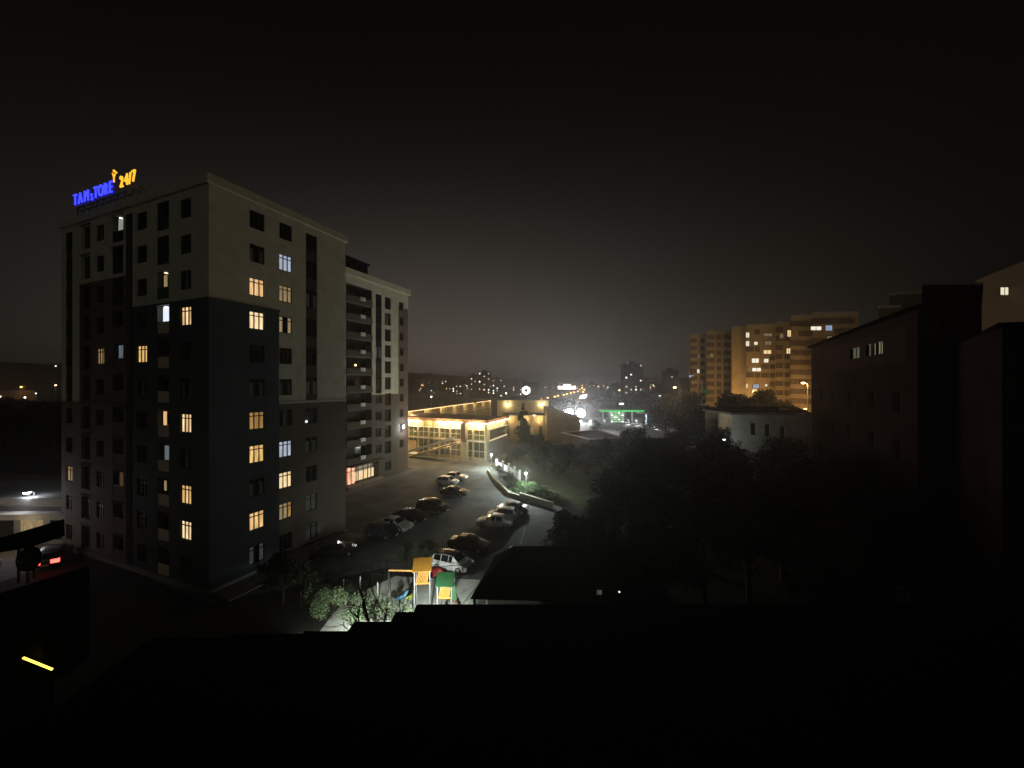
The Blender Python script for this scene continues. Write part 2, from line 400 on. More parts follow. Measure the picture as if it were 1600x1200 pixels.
lit_back(cG, 1.4, ROW[4] - .9, ROW[4] + 1.0, glow('faint_blue_room', (.6, .75, .9), .14, .6))
lit_back(cG, 1.1, ROW[8] - .9, ROW[8] + .9, glow('faint_orange_room', (1, .6, .3), .06, .4))
lit_back(cE + .45, .5, ROW[6] - .8, ROW[6] + .9, L_warm); lit_back(cE - .5, .3, ROW[6] - .9, ROW[6] + .6, L_dim)
lit_back(cE - .1, 1.2, ROW[7] - .8, ROW[7] + .9, glow('faint_cool_room', (.65, .8, .85), .17, .2))
lit_back(cE + .4, .35, ROW[8] - .1, ROW[8] + .8, L_dim); lit_back(cE - .5, .5, ROW[8] - .6, ROW[8] - .2, L_dim)

# --- roof, ledges, cornice, hidden sides
m = MB()
m.face([(14.5, 0, 0), (14.5, 14.7, 0), (14.5, 14.7, H), (14.5, 0, H)], tan); m.face([(0, WEND, 0), (14.5, WEND, 0), (14.5, WEND, H), (0, WEND, H)], cream)
m.build('side_wall', MAIN)
m = MB(); m.box(.3, 14.2, .3, WEND - .3, H - 1.2, H - .9, roofdark); m.build('roof', MAIN)
m = MB()
m.box(-.22, 14.75, -.22, -.002, H - .7, H + .02, cream); m.box(-.22, -.002, .0, WEND + .2, H - .7, H + .02, cream)
m.box(14.502, 14.75, 0, 14.7, H - .7, H + .02, cream)
m.box(-.002, 14.5, -.002, .3, H, H + .02, cream); m.box(0, .3, .301, WEND, H, H + .02, cream)
m.build('cornice', MAIN)
m = MB(); m.box(-.12, xs + .05, -.12, -.003, SL_TOP - .08, SL_TOP + .1, slate); m.box(-.12, -.003, -.003, s207, SL_TOP - .08, SL_TOP + .1, slate); m.build('ledge', MAIN)
m = MB(); m.box(xs + .05, 14.6, -.09, -.003, LOW - .02, LOW + .22, trim); m.build('ledge', MAIN)
m = MB(); m.box(-.09, -.003, s207, WEND, LOW - .05, LOW + .1, tan); m.build('ledge', MAIN)
m = MB(); m.box(-.16, 14.62, -.16, -.002, 0, .42, concrete); m.box(-.16, -.002, .0, WEND, 0, .42, concrete); m.build('plinth', MAIN)
# thin drip ledges above loggias
for k, z in enumerate(ROW):
    for r_ in (Gg, I):
        m = MB(); w = r_[1] - r_[0]; m.box(-w / 2 - .15, w / 2 + .15, -.14, -.003, 0, .07, tan); m.build('window_hood', MAIN, (0, (r_[0] + r_[1]) / 2, z + 1.2), -math.pi / 2)
# pavement beside the block
m = MB(); m.hexa([(.0, -2.6, 0), (14.6, -2.6, 0), (14.6, -.17, 0), (0, -.17, 0), (.0, -2.6, .12), (14.6, -2.6, .12), (14.6, -.17, .12), (0, -.17, .12)], paving)
o = m.build('pavement', loc=(CX, CY, 0), rz=math.atan2(.926, .378)); o['kind'] = 'structure'

# --- second wing (set back)
Y2 = 14.7; H2 = 36.9
def t2(px): return tR(px, Y2)
bal = (29.0, t2(581)); st = (t2(587), t2(596.5)); wn2 = (t2(601.5), t2(611)); br = (t2(622.5), 45.5); X2 = 45.5
SLAB = [31.5 - 3.08 * k for k in range(10)]
holes2 = []
for k, z in enumerate(SLAB):
    holes2.append((bal[0], bal[1], z + .12, z + 2.95, 1.4)); holes2.append((wn2[0], wn2[1], z + .35, z + 2.7, .3))
    if k == 0: holes2.append((t2(623.5), t2(630.5), z + .9, z + 2.5))
    else: holes2.append((t2(624.5), t2(630.5), z + .9, z + 2.5))
holes2.append((st[0], st[1], LOW + .2, 34.2, .2)); 
for k in range(6, 10): holes2.append((st[0], st[1], SLAB[k] + .8, SLAB[k] + 2.4)) if SLAB[k] + 2.4 < LOW else None
shop = (29.05, t2(592)); holes2.append((shop[0], shop[1], .3, 3.35, 2.5)); holes2.append((wn2[0], wn2[1], .9, 2.6, .2))
def m2(a, z):
    if a > br[0] and z < 32.9: return brown
    if z < LOW: return tan
    return cream
facade(lambda a, z, d: (a, Y2 + d, z), 14.5, X2, 0, H2, holes2, m2, ac=(br[0],), zc=(32.9, LOW))
m = MB(); m.face([(X2, Y2, 0), (X2, Y2 + 14, 0), (X2, Y2 + 14, H2), (X2, Y2, H2)], brown); m.face([(14.5, Y2 + 10.4, H - .5), (14.5, Y2, H - .5), (14.5, Y2, H2), (14.5, Y2 + 10.4, H2)], cream); m.build('side_wall', MAIN)
m = MB(); m.box(14.8, X2 - .3, Y2 + .3, Y2 + 14, H2 - .9, H2 - .6, roofdark); m.build('roof', MAIN)
m = MB(); m.box(14.6, X2 + .45, Y2 - .4, Y2 - .003, H2 - 1.0, H2 + .05, cream); m.box(X2 + .002, X2 + .45, Y2, Y2 + 14, H2 - 1, H2 + .05, cream); m.box(14.6, X2, Y2 - .002, Y2 + .3, H2, H2 + .05, cream); m.build('cornice', MAIN)
rh = (27.0, t2(579)); m = MB(); m.box(rh[0], rh[1], Y2 + .8, Y2 + 7, H2 - .6, H2 + 2.1, roofdark); m.box(rh[0] - .2, rh[1] + .35, Y2 + .4, Y2 + 7.4, H2 + 2.1, H2 + 2.35, roofdark)
for k in range(7):
    x = rh[0] + .2 + k * (rh[1] - rh[0] - .4) / 6; m.box(x - .05, x + .05, Y2 + .5, Y2 + .6, H2 + .05, H2 + 2.1, blackp)
m.build('rooftop_room', MAIN)
m = MB(); x = t2(621); m.box(x, x + .5, Y2 + 2, Y2 + 2.6, H2 - .6, H2 + .55, blackp); m.build('vent', MAIN)
for k, z in enumerate(SLAB):
    w = bal[1] - bal[0]
    m = MB(); m.box(bal[0] + .003, bal[1] - .003, Y2 - .25, Y2 - .003, z - .1, z + .12, brown if k > 1 else tan); m.build('balcony_slab', MAIN)
    m = MB(); m.box(bal[0] + .003, bal[1] - .003, Y2 - .18, Y2 - .1, z + .121, z + 1.05, tan if k < 2 else mat('brown_parapet', (.09, .08, .065), .8, .2, 2)); m.build('balcony_parapet', MAIN)
    x0 = t2(561); x1 = t2(568); m = MB(); m.box(0, x1 - x0, -.3, 0, 0, .62, whitep); m.lathe([(.0, 0), (.22, .0), (.22, .02)], blackp, 12, ((x1 - x0) / 2, 0, 0)); m.build('air_conditioner', MAIN, (x0, Y2 - .19, z + .55))
    m = MB(); x0 = t2(563); m.box(x0, bal[1] - .1, Y2 + 1.34, Y2 + 1.39, z + .2, z + 2.6, frame); m.box(x0 + .1, bal[1] - .2, Y2 + 1.325, Y2 + 1.339, z + .3, z + 2.5, glass); m.build('balcony_door', MAIN)
    add_window('R', (wn2[0] + wn2[1]) / 2, z + 1.5, wn2[1] - wn2[0], 2.35, D if k != 1 else C2, inset=.25, y0=Y2, mull=1)
    add_window('R', (t2(624.5) + t2(630.5)) / 2, z + 1.7, t2(630.5) - t2(624.5), 1.6, D if k != 8 else [L_white, glass, L_dim], y0=Y2, mull=1)
    if z + 1.7 > LOW: add_window('R', (st[0] + st[1]) / 2, z + 1.4, st[1] - st[0], 2.6, D if k != 3 else C1, inset=.15, y0=Y2, mull=1)
    elif z + 2.4 < LOW and k >= 6: add_window('R', (st[0] + st[1]) / 2, z + 1.6, st[1] - st[0], 1.6, D, y0=Y2, mull=1)
m = MB(); x = t2(563); m.box(x, x + .3, Y2 + 1.2, Y2 + 1.25, SLAB[4] + 1.5, SLAB[4] + 1.8, glow('balcony_bulb', (1, .7, .4), 5)); m.build('balcony_lamp', MAIN)
# lit ground-floor shop front
m = MB()
for px in (541.5, 549, 557, 560, 568, 575, 580, 585, 591.5):
    x = t2(px); m.box(x - .06, x + .06, Y2 + .02, Y2 + .12, .3, 3.35, frame)
m.box(shop[0], shop[1], Y2 + .03, Y2 + .1, 2.55, 2.65, frame); m.build('shop_front', MAIN)
def sp(p0, p1, z0, z1, mt, nm='display', d=1.1):
    m = MB(); m.box(t2(p0), t2(p1), Y2 + d, Y2 + d + .2, z0, z1, mt); m.build(nm, MAIN)
sp(541, 546, .5, 3.2, glow('shop_red_light', (1, .22, .09), 1.0, .5), d=.3); sp(547, 556, .4, 3.2, glow('shop_peach_light', (1, .55, .34), 1.1, .5), d=.3)
sp(557, 592, .4, 1.9, L_bright); sp(560, 591, 1.6, 3.2, glow('shop_cream_light', (1, .85, .6), .28, .5), d=1.4)
for px in (545, 556, 570, 584):
    lamp('POINT', (t2(px), Y2 + 1.6, 2.9), 16, (1, .75, .5), MAIN, .15)
m = MB(); m.box(bal[0], t2(594), Y2 - 1.4, Y2 - .003, 3.55, 3.75, tan); m.build('canopy', MAIN)
for k in range(3):
    m = MB(); m.box(shop[0] - .3, shop[1] + .5, Y2 - .4 * (k + 1), Y2 - .003 - .4 * k, 0, .3 - .1 * k - .002, concrete); m.build('step', MAIN)
# bright wall flood lamp near the far corner
m = MB(); x = t2(627.5); m.box(x - .2, x + .2, Y2 - .45, Y2 - .25, 8.9, 9.25, blackp); m.box(x - .3, x + .3, Y2 - .50, Y2 - .46, 8.6, 9.2, glow('flood_white', (.8, .9, 1), 9)); m.bar((x, Y2, 9.1), (x, Y2 - .3, 9.1), .05, blackp); o = m.build('wall_lamp', MAIN)
lamp('POINT', (x, Y2 - .9, 8.8), 350, (.85, .93, 1), MAIN, .2)
m = MB(); m.box(14.6, X2 + 1.5, Y2 - 3.2, Y2 - 1.2, 0, .12, paving); m.box(X2 + .1, X2 + 2, Y2 - 3.2, Y2 + 14, 0, .121, paving); o = m.build('pavement', loc=(CX, CY, 0), rz=math.atan2(.926, .378)); o['kind'] = 'structure'

# --- rooftop sign
blueL = glow('sign_blue_tube', (.045, .06, 1.0), 1.6, sample=True); yelL = glow('sign_yellow_tube', (1.0, .45, .03), 1.5, sample=True)
blueD = glow('sign_blue_dim', (.03, .02, .75), .35)
MU = Vector((CX, CY, 0))
def glyph(ch, size, mt, bold=.02):
    cu = bpy.data.curves.new('glyph', 'FONT'); cu.body = ch; cu.size = size; cu.extrude = .06; cu.offset = bold; cu.align_x = 'CENTER'
    ob = bpy.data.objects.new('glyph', cu); COL.objects.link(ob); dg = bpy.context.evaluated_depsgraph_get()
    me = bpy.data.meshes.new_from_object(ob.evaluated_get(dg)); COL.objects.unlink(ob); bpy.data.objects.remove(ob)
    for v in me.vertices: v.co = (v.co.x * .78, -v.co.z, v.co.y)
    me.materials.clear(); me.materials.append(mt); me.name = 'letter'; return me
sroot = thing('rooftop_sign', 'glowing blue and yellow shop name sign on the roof edge of the tall block', 'sign', tuple(MU + V * sL(151) + Vector((0, 0, H))) , math.atan2(.926, .378) - math.pi / 2)
c0 = sL(151)
def lx(px): return c0 - sL(px)
for ch, px, sz, dz, bl in (('T', 125, 1.75, 1.02, 1), ('A', 133, 1.75, 1.02, 1), ('M', 142.5, 1.75, 1.02, 1), ('S', 151, 1.05, .92, 1), ('T', 157, 1.75, 1.02, 1), ('O', 165, 1.75, 1.02, 1), ('R', 173, 1.75, 1.02, 1), ('E', 180.5, 1.75, 1.02, 1)):
    link('letter', glyph(ch, sz * .92, blueL, -.005), sroot, (lx(px), -.35, dz)); 
    link('letter_backing', glyph(ch, sz * .92, blueD, .03), sroot, (lx(px), -.20, dz))
for ch, px, dz in (('2', 197.5, 1.18), ('4', 205, 1.22), ('/', 210.5, 1.22), ('7', 216.5, 1.3)):
    link('letter', glyph(ch, 1.5, yelL, .005), sroot, (lx(px), -.35, dz))
m = MB()   # little figure-like emblem above the name
m.tube([(-.25, 0, .55), (0, 0, .1), (.02, 0, -.35)], .06, yelL, 6); m.tube([(0, 0, .1), (.2, 0, .4)], .06, yelL, 6); m.box(-.05, .13, -.06, .06, .62, .8, yelL); m.box(.3, .46, -.06, .06, .42, .56, yelL)
m.build('emblem', sroot, (lx(185.5), -.35, 2.25))
m = MB()
for k in range(10):
    x = lx(121) + k * (lx(219) - lx(121)) / 9; m.bar((x, 0, 0), (x, 0, 1.0), .05, blackp); m.bar((x, 0, 1.0), (x, 1.2, 0), .04, blackp)
m.bar((lx(120), 0, .95), (lx(220), 0, .95), .06, blackp); m.bar((lx(120), 0, .5), (lx(220), 0, .5), .05, blackp); m.build('sign_frame', sroot)

# ================================================================== cars
def car_proto(kind):
    if kind == 'sedan': S = [(-2.25, .42, .70, .72, .62), (-2.1, .30, .88, .92, .78), (-1.55, .24, .93, 1.0, .80), (-1.0, .22, .93, 1.36, .64), (-.2, .22, .92, 1.44, .63), (.35, .22, .92, 1.38, .64), (1.05, .22, .90, .97, .80), (1.75, .24, .80, .86, .76), (2.15, .30, .66, .70, .68), (2.25, .40, .56, .60, .60)]
    elif kind == 'hatch': S = [(-1.95, .42, .75, .80, .66), (-1.85, .30, .92, 1.0, .74), (-1.5, .24, .95, 1.40, .66), (-.7, .22, .94, 1.50, .64), (.1, .22, .93, 1.50, .64), (.5, .22, .92, 1.42, .64), (1.15, .22, .90, .98, .78), (1.65, .26, .80, .86, .72), (1.9, .32, .66, .70, .64), (1.98, .42, .56, .60, .58)]
    else: S = [(-2.3, .50, .80, .86, .72), (-2.2, .38, 1.02, 1.10, .80), (-1.85, .32, 1.06, 1.52, .72), (-1.0, .30, 1.05, 1.66, .70), (.0, .30, 1.04, 1.68, .70), (.45, .30, 1.03, 1.60, .70), (1.1, .30, 1.02, 1.12, .84), (1.8, .32, .94, 1.0, .80), (2.2, .38, .78, .82, .74), (2.3, .48, .66, .70, .66)]
    return S
CARM = {}
def car_meshes(kind, paint, roofp=None):
    key = (kind, paint.name, roofp.name if roofp else '')
    if key in CARM: return CARM[key]
    S = car_proto(kind); W2 = .90 if kind != 'suv' else .95
    body = MB(); ring = []
    for i, (x, zb, zbelt, zt, wr) in enumerate(S):
        w = W2 * (1 if 2 <= i <= 6 else .97 if i in (1, 7) else .90 if i == 8 else .80)
        cab = zt - zbelt > .2
        ring.append([(x, w * .93, zb), (x, w, zb + .22), (x, w * .985, zbelt), (x, min(wr, w * .9), zt), (x, wr * .55 if cab else wr * .6, zt + .035)])
    cabi = [i for i in range(len(S)) if S[i][3] - S[i][2] > .2]; a, b = cabi[0], cabi[-1]
    glassq = []
    def P2(p, s): return (p[0], p[1] * s, p[2])
    for i in range(len(S) - 1):
        r, q = ring[i], ring[i + 1]
        for s in (1, -1):
            for k in range(4):
                mm = paint
                if k == 3 and a <= i < b and roofp: mm = roofp
                pts = [P2(r[k], s), P2(q[k], s), P2(q[k + 1], s), P2(r[k + 1], s)]
                body.face(pts if s > 0 else pts[::-1], mm)
                if k == 2 and a <= i < b: glassq.append(('side_window', [pts], s))
        body.face([P2(r[4], 1), P2(q[4], 1), P2(q[4], -1), P2(r[4], -1)], roofp if (roofp and a <= i < b) else paint)
        body.face([P2(r[0], -1), P2(q[0], -1), P2(q[0], 1), P2(r[0], 1)], blackp)
        if i in (b, a - 1):
            def LR(p, o_, f): return tuple(Vector(p).lerp(Vector(o_), f))
            rr_ = [LR(r[j], q[j], .05) for j in (3, 4)]; qq_ = [LR(q[j], r[j], .08) for j in (3, 4)]
            Q3 = [[P2(rr_[0], .95), P2(qq_[0], .95), P2(qq_[1], 1), P2(rr_[1], 1)], [P2(rr_[1], 1), P2(qq_[1], 1), P2(qq_[1], -1), P2(rr_[1], -1)], [P2(rr_[1], -1), P2(qq_[1], -1), P2(qq_[0], -.95), P2(rr_[0], -.95)]]
            glassq.append(('windscreen' if i == b else 'rear_window', Q3, 0))
    for i in (0, len(S) - 1):
        r = ring[i]; pl = [P2(p, 1) for p in r] + [P2(p, -1) for p in r[::-1]]; body.face(pl, paint)
    x0, x1 = S[0][0], S[-1][0]
    body.box(x1 - .06, x1 + .03, -.45, .45, .44, .56, blackp); body.box(x1 - .08, x1 + .035, -.62, .62, .30 + .06, .42, blackp)
    body.box(x0 - .02, x0 + .05, -.26, .26, .50, .62, whitep); body.box(x1 + .03, x1 + .045, -.26, .26, .43, .53, whitep)
    for s in (1, -1):
        body.box(.62, .80, s * W2 + (-.02 if s > 0 else -.16), s * W2 + (.16 if s > 0 else .02), S[5][2] + .02, S[5][2] + .14, paint)
    parts = []
    for nm, quads, s in glassq:
        g = MB()
        for pts in quads:
            c = sum((Vector(p) for p in pts), Vector()) / 4; n = (Vector(pts[2]) - Vector(pts[0])).cross(Vector(pts[3]) - Vector(pts[1])).normalized()
            if n.dot(c - Vector((c.x * .6, 0, .6))) < 0: n = -n
            f = .93 if s else 1.0
            g.face([c + (Vector(p) - c) * f + n * .014 for p in pts], glass)
        parts.append((nm, g.mesh(nm)))
    wx = [S[-1][0] - .82, S[0][0] + .85]; R = .32 if kind != 'suv' else .37
    ty = MB(); tp = []
    for r, y in ((R * .6, -.10), (R * .96, -.10), (R, -.06), (R, .06), (R * .96, .10), (R * .6, .10)): tp.append((r, y))
    i0 = 0; n = 16
    for r, y in tp:
        for q in range(n): an = 2 * math.pi * q / n; ty.v.append((r * math.cos(an), y, r * math.sin(an)))
    rub = mat('tyre_rubber', (.012, .012, .012), .9, .2, 5); ki = ty.mi(rub)
    for j in range(len(tp) - 1):
        for q in range(n): a_ = j * n + q; b_ = j * n + (q + 1) % n; ty.f.append((a_, b_, b_ + n, a_ + n)); ty.m.append(ki)
    rm = MB(); alloy = mat('alloy_rim', (.4, .4, .4), .35, .1, 3, metal=.7)
    for y in (-.085, .085): rm.face([(R * .62 * math.cos(2 * math.pi * q / n), y * .8, R * .62 * math.sin(2 * math.pi * q / n)) for q in range(n)], blackp)
    for q in range(5):
        an = 2 * math.pi * q / 5
        for y in (-.085, .085): rm.bar((0, y, 0), (R * .6 * math.cos(an), y, R * .6 * math.sin(an)), .07, alloy, .03)
    tym, rmm = ty.mesh('wheel'), rm.mesh('rim')
    hl = MB(); hl.box(-.10, .04, -.17, .17, -.07, .07, mat('headlamp_glass', (.55, .57, .6), .12, .1, 5, spec=.7)); tl = MB(); tl.box(-.04, .08, -.16, .16, -.06, .08, mat('tail_lamp_red', (.28, .02, .015), .2, .1, 5))
    body = body.mesh('body')
    CARM[key] = (body, parts, (wx, R, W2, tym, rmm), hl.mesh('headlight'), tl.mesh('tail_light'), S); return CARM[key]
def car(kind, pos, heading, paint, label, roofp=None, lights=False, group='cars in the floodlit car park', scale=1.0):
    body, parts, (wx, R, W2, tym, rmm), hl, tl, S = car_meshes(kind, paint, roofp)
    t = thing('parked_car', label, 'car', (pos[0], pos[1], .012), heading, group); t.scale = (scale,) * 3
    link('body', body, t)
    for nm, me in parts: link(nm, me, t)
    for x in wx:
        for s in (1, -1):
            w = link('wheel', tym, t, (x, s * (W2 - .10), R)); link('rim', rmm, w)
    xf = S[-1][0]; xr = S[0][0]
    for s in (1, -1):
        h = link('headlight', hl, t, (xf - .12, s * W2 * .62, S[-2][2] - .04)); link('tail_light', tl, t, (xr + .06, s * W2 * .62, S[0][2] + .02))
        if lights:
            h.data = HLON
            lp = lamp('SPOT', (xf + .1, s * W2 * .62, S[-2][2] - .04), lights, (.95, .97, 1), t, .06, spot_size=math.radians(70)); lp.rotation_euler = Vector((1, 0, -.12)).to_track_quat('-Z', 'Y').to_euler()
    return t
h_ = MB(); h_.box(-.10, .06, -.17, .17, -.08, .08, glow('headlamp_on', (.95, .97, 1), 14)); HLON = h_.mesh('headlight')
pb = mat('black_car_paint', (.012, .012, .014), .22, .15, 3, spec=.6); pg = mat('dark_grey_car_paint', (.045, .047, .05), .25, .1, 3, metal=.3)
pw = mat('white_car_paint', (.62, .63, .62), .28, .04, 3, spec=.5); psil = mat('silver_car_paint', (.36, .37, .37), .28, .05, 3, metal=.4); plg = mat('light_grey_car_paint', (.42, .43, .43), .28, .05, 3)
pdb = mat('dark_blue_car_paint', (.02, .025, .035), .22, .1, 3, spec=.6); pbr = mat('maroon_car_paint', (.03, .018, .018), .22, .1, 3, spec=.6)
HR = math.atan2(-.378, .926)
for kind, px, py, hd, paint, lab, rp in (
    ('sedan', 521, 869, .42, pb, 'black saloon car parked close to the blue and cream corner block', None),
    ('hatch', 598, 838, HR, pdb, 'dark hatchback parked next to a pale saloon, nearest end of the long row', None),
    ('sedan', 617, 827, HR, plg, 'pale grey saloon car between a dark hatchback and a black saloon', None),
    ('sedan', 641, 813, HR, pb, 'black saloon car beside the pale grey saloon in the long row', None),
    ('suv', 677, 799, HR, pg, 'large dark grey SUV in the middle of the long row', None),
    ('sedan', 710, 774, HR + .1, pg, 'dark grey saloon car just in front of the two pale cars', None),
    ('hatch', 699, 757.5, HR + .1, pw, 'white hatchback near the shop, nearer of two pale cars', None),
    ('sedan', 711, 750, HR + .1, psil, 'silver saloon car farthest from the playground, behind a white hatchback', None),
    ('sedan', 800, 801, math.pi - .12, pbr, 'dark maroon saloon car by the low yellowish planter wall', None),
    ('hatch', 785, 811, math.pi - .10, pw, 'white hatchback squeezed between a white saloon and a dark saloon', None),
    ('sedan', 773, 822, math.pi - .08, pw, 'white saloon car with dark wheels, nearest of three cars by the planter', None),
    ('sedan', 733, 858, HR + .05, pbr, 'dark brown saloon car parked behind the white car with a black roof', None),
    ('hatch', 706, 888, HR, pw, 'white car with black roof standing behind the playground fence', pb)):
    p = G(px, py); car(kind, p, hd, paint, lab, rp)

# ================================================================== garden lamps, planter
def globe_lamp(pos, h, power, label, group='white garden lamps by the planter'):
    t = thing('garden_lamp', label, 'lamp', tuple(pos), 0, group)
    m = MB(); m.lathe([(.16, 0), (.16, .04), (.06, .1), (.045, .3), (.035, h - .25), (.07, h - .2)], whitep, 10); m.build('pole', t)
    m = MB(); m.lathe([(.02, -.2), (.13, -.13), (.19, 0), (.13, .13), (.02, .19)], glow('globe_white', (.92, 1, .93), 14), 12); m.build('globe', t, (0, 0, h))
    lamp('POINT', (0, 0, h + .0), power, (.88, 1.0, .95), t, .22); return t
LP1 = G(768, 734); LP2 = G(817, 774)
globe_lamp((LP1.x, LP1.y, .3), 2.75, 8500, 'white globe lamp on a post at the narrow far end of the planter')
globe_lamp((LP2.x + .5, LP2.y + .6, .3), 3.0, 8500, 'white globe lamp on a post among bright green bushes')

def low_wall(pts, h, w, label, mt):
    t = thing('planter_wall', label, 'wall', tuple(pts[0]))
    o0 = Vector(pts[0])
    for i in range(len(pts) - 1):
        a_, b_ = Vector(pts[i]) - o0, Vector(pts[i + 1]) - o0; L = (b_ - a_).length; n = max(1, int(L / 1.6)); d = (b_ - a_) / n
        for k in range(n):
            g = .012 * d.normalized(); m = MB(); m.bar(a_ + d * k + g + Vector((0, 0, h / 2)), a_ + d * (k + 1) - g + Vector((0, 0, h / 2)), w * (1 + .02 * ((k + i) % 3)), mt, h); m.build('stone_block', t)
            m = MB(); m.bar(a_ + d * k + g + Vector((0, 0, h + .03)), a_ + d * (k + 1) - g + Vector((0, 0, h + .03)), w + .1, mt, .055); m.build('coping_stone', t)
low_wall([G(762, 737), G(772, 752), G(786, 765), G(797, 776), G(812, 779)], .55, .3, 'low curved stone wall of the planter between the two garden lamps', kerbm)
low_wall([G(812, 779), G(838, 787), G(864, 795)], .85, .3, 'straight yellowish stone wall in front of the bright green bushes', kerbm)

# ================================================================== plants
def leaves(m, c, r, n, mt, size, rnd, flat=.8):
    k = m.mi(mt)
    for _ in range(n):
        while True:
            p = Vector((rnd.uniform(-1, 1), rnd.uniform(-1, 1), rnd.uniform(-1, 1)))
            if .1 < p.length < 1: break
        p = Vector((p.x * r[0], p.y * r[1], p.z * r[2])) + Vector(c)
        d = Vector((rnd.gauss(0, 1), rnd.gauss(0, 1), rnd.gauss(0, flat))).normalized(); e = d.orthogonal().normalized(); e.rotate(Matrix.Rotation(rnd.uniform(0, 6.3), 3, d))
        s = size * rnd.uniform(.6, 1.4); f = d.cross(e) * s * .5; e = e * s; i = len(m.v)
        m.v += [tuple(p - e), tuple(p + f), tuple(p + e), tuple(p - f)]; m.f.append((i, i + 1, i + 2, i + 3)); m.m.append(k)
def tree_meshes(seed, h, rw, mt, nl=5200, size=.17, shape='round'):
    rnd = random.Random(seed); tr = MB(); cr = MB(); zt = h * .35
    tr.tube([(0, 0, -.1), (.05, .03, h * .2), (-.05, .06, h * .45), (.05, 0, h * .75)], [h * .028, h * .022, h * .016, h * .006], bark, 8)
    nl_ = 26; per = nl // nl_
    for i in range(nl_):
        an = rnd.uniform(0, 6.28); u = rnd.random()
        if shape == 'round': z = zt + (h - zt) * (.08 + .86 * u); R = rw * math.sqrt(max(.08, 1 - (2 * u - .85) ** 2)) * rnd.uniform(.35, .85)
        else: z = h * (.1 + .87 * u); R = rw * (1 - u) ** .6 * rnd.uniform(.1, .6)
        c = Vector((R * math.cos(an), R * math.sin(an), z)); s = rw * rnd.uniform(.24, .42)
        if shape != 'round': s = rw * .5 * (1.1 - u)
        tr.tube([(0, 0, max(h * .15, z - R * .7 - .4)), c * .55 + Vector((0, 0, z * .42)), c], [h * .010, h * .006, .01], bark, 5)
        leaves(cr, c, (s, s, s * (.75 if shape == 'round' else 1.4)), per, mt, size, rnd)
    return tr.mesh('trunk', True), cr.mesh('crown')
def place_tree(tm, pos, s, rz, label, cat='tree', group=None, name='tree', zs=1.0):
    t = thing(name, label, cat, tuple(pos), rz, group); t.scale = (s, s, s * zs)
    link('trunk', tm[0], t); link('crown', tm[1], t); return t
T1 = tree_meshes(1, 10, 4.2, leafd); T2 = tree_meshes(2, 9, 3.6, leafd); T3 = tree_meshes(3, 11, 4.6, leafd, 6000)
rt = random.Random(11)
# the dark grove (x, y, height)
grove = [(10.0, 38, 8.6), (13.5, 43, 9.6), (17.5, 50, 10.2), (12.5, 33, 9.0), (17.5, 37, 10.5), (22.5, 43, 10.8), (22, 56, 9.6), (27, 50, 10.8), (31.5, 44, 10.5),
         (13.5, 27, 8.6), (18.5, 30, 9.4), (24, 34, 10.0), (29, 38, 10.2), (36, 50, 10.0), (19, 23, 8), (26, 27, 8.8), (15.2, 64, 8.2), (21.5, 66, 9.6), (28, 62, 10.4), (34, 62, 10.2), (40, 58, 9.0), (7.9, 33.5, 7.4), (5.0, 35.2, 5.9), (5.4, 31.5, 6.0), (31, 31, 9.0), (9.5, 27.5, 7.0), (44, 66, 9.4), (33, 76, 11.2), (24, 80, 7.6)]
treelab = 'dark leafy tree merging into the unlit grove'
for i, (x, y, h) in enumerate(grove):
    tm, h0 = ((T1, 10), (T2, 9), (T3, 11))[i % 3]
    lab_ = treelab + ' below the brick house'
    if (x, y) == (5.0, 35.2): lab_ = 'dark tree overhanging the near edge of the car park beyond the shed roof'
    elif (x, y) == (15.2, 64): lab_ = 'dark tree at the far edge of the grove, next to the lawn'
    elif (x, y) == (24, 80): lab_ = 'farthest tree of the grove, below the petrol station forecourt'
    elif (x, y) == (33, 76): lab_ = 'tall dark tree hiding the right end of the petrol station'
    elif (x, y) == (36, 50): lab_ = 'dark crown reaching up before the windows of the white house'
    place_tree(tm, (x, y, 0), h / h0, rt.uniform(0, 6.28), lab_, group='dark trees of the unlit grove')
# dim trees behind the planter
T4 = tree_meshes(4, 6, 3.4, leafd, 5200, .16)
for x, y, s, lab in ((6.5, 77, .95, 'round dim tree standing on the lawn behind the far garden lamp'), (11.5, 78, .85, 'small dim tree on the lawn, close to the grey flat-roofed building'), (1.2, 84, .55, 'small tree where the warm facade ends, by the far garden lamp'), (8.5, 70, .75, 'low dark tree on the near part of the lawn'), (14.5, 74, .95, 'dark tree between the lawn and the unlit grove'), (5.8, 88, .95, 'dark tree farthest back on the lawn, below the retaining wall')):
    place_tree(T4, (x, y, 0), s, x, lab)
CY1 = tree_meshes(5, 13, 2.9, leafd, 9000, .2, 'cone')
place_tree(CY1, (3.1, 103, 0), 1.12, 0, 'tall dark cypress rising in front of the warm lit mall', name='cypress_tree', zs=.88)
T5 = tree_meshes(6, 7, 2.0, leafd, 1500, .13)
place_tree(T5, (23.5, 108, 0), 1.05, .5, 'thin sparse tree in front of the floodlit white wall')

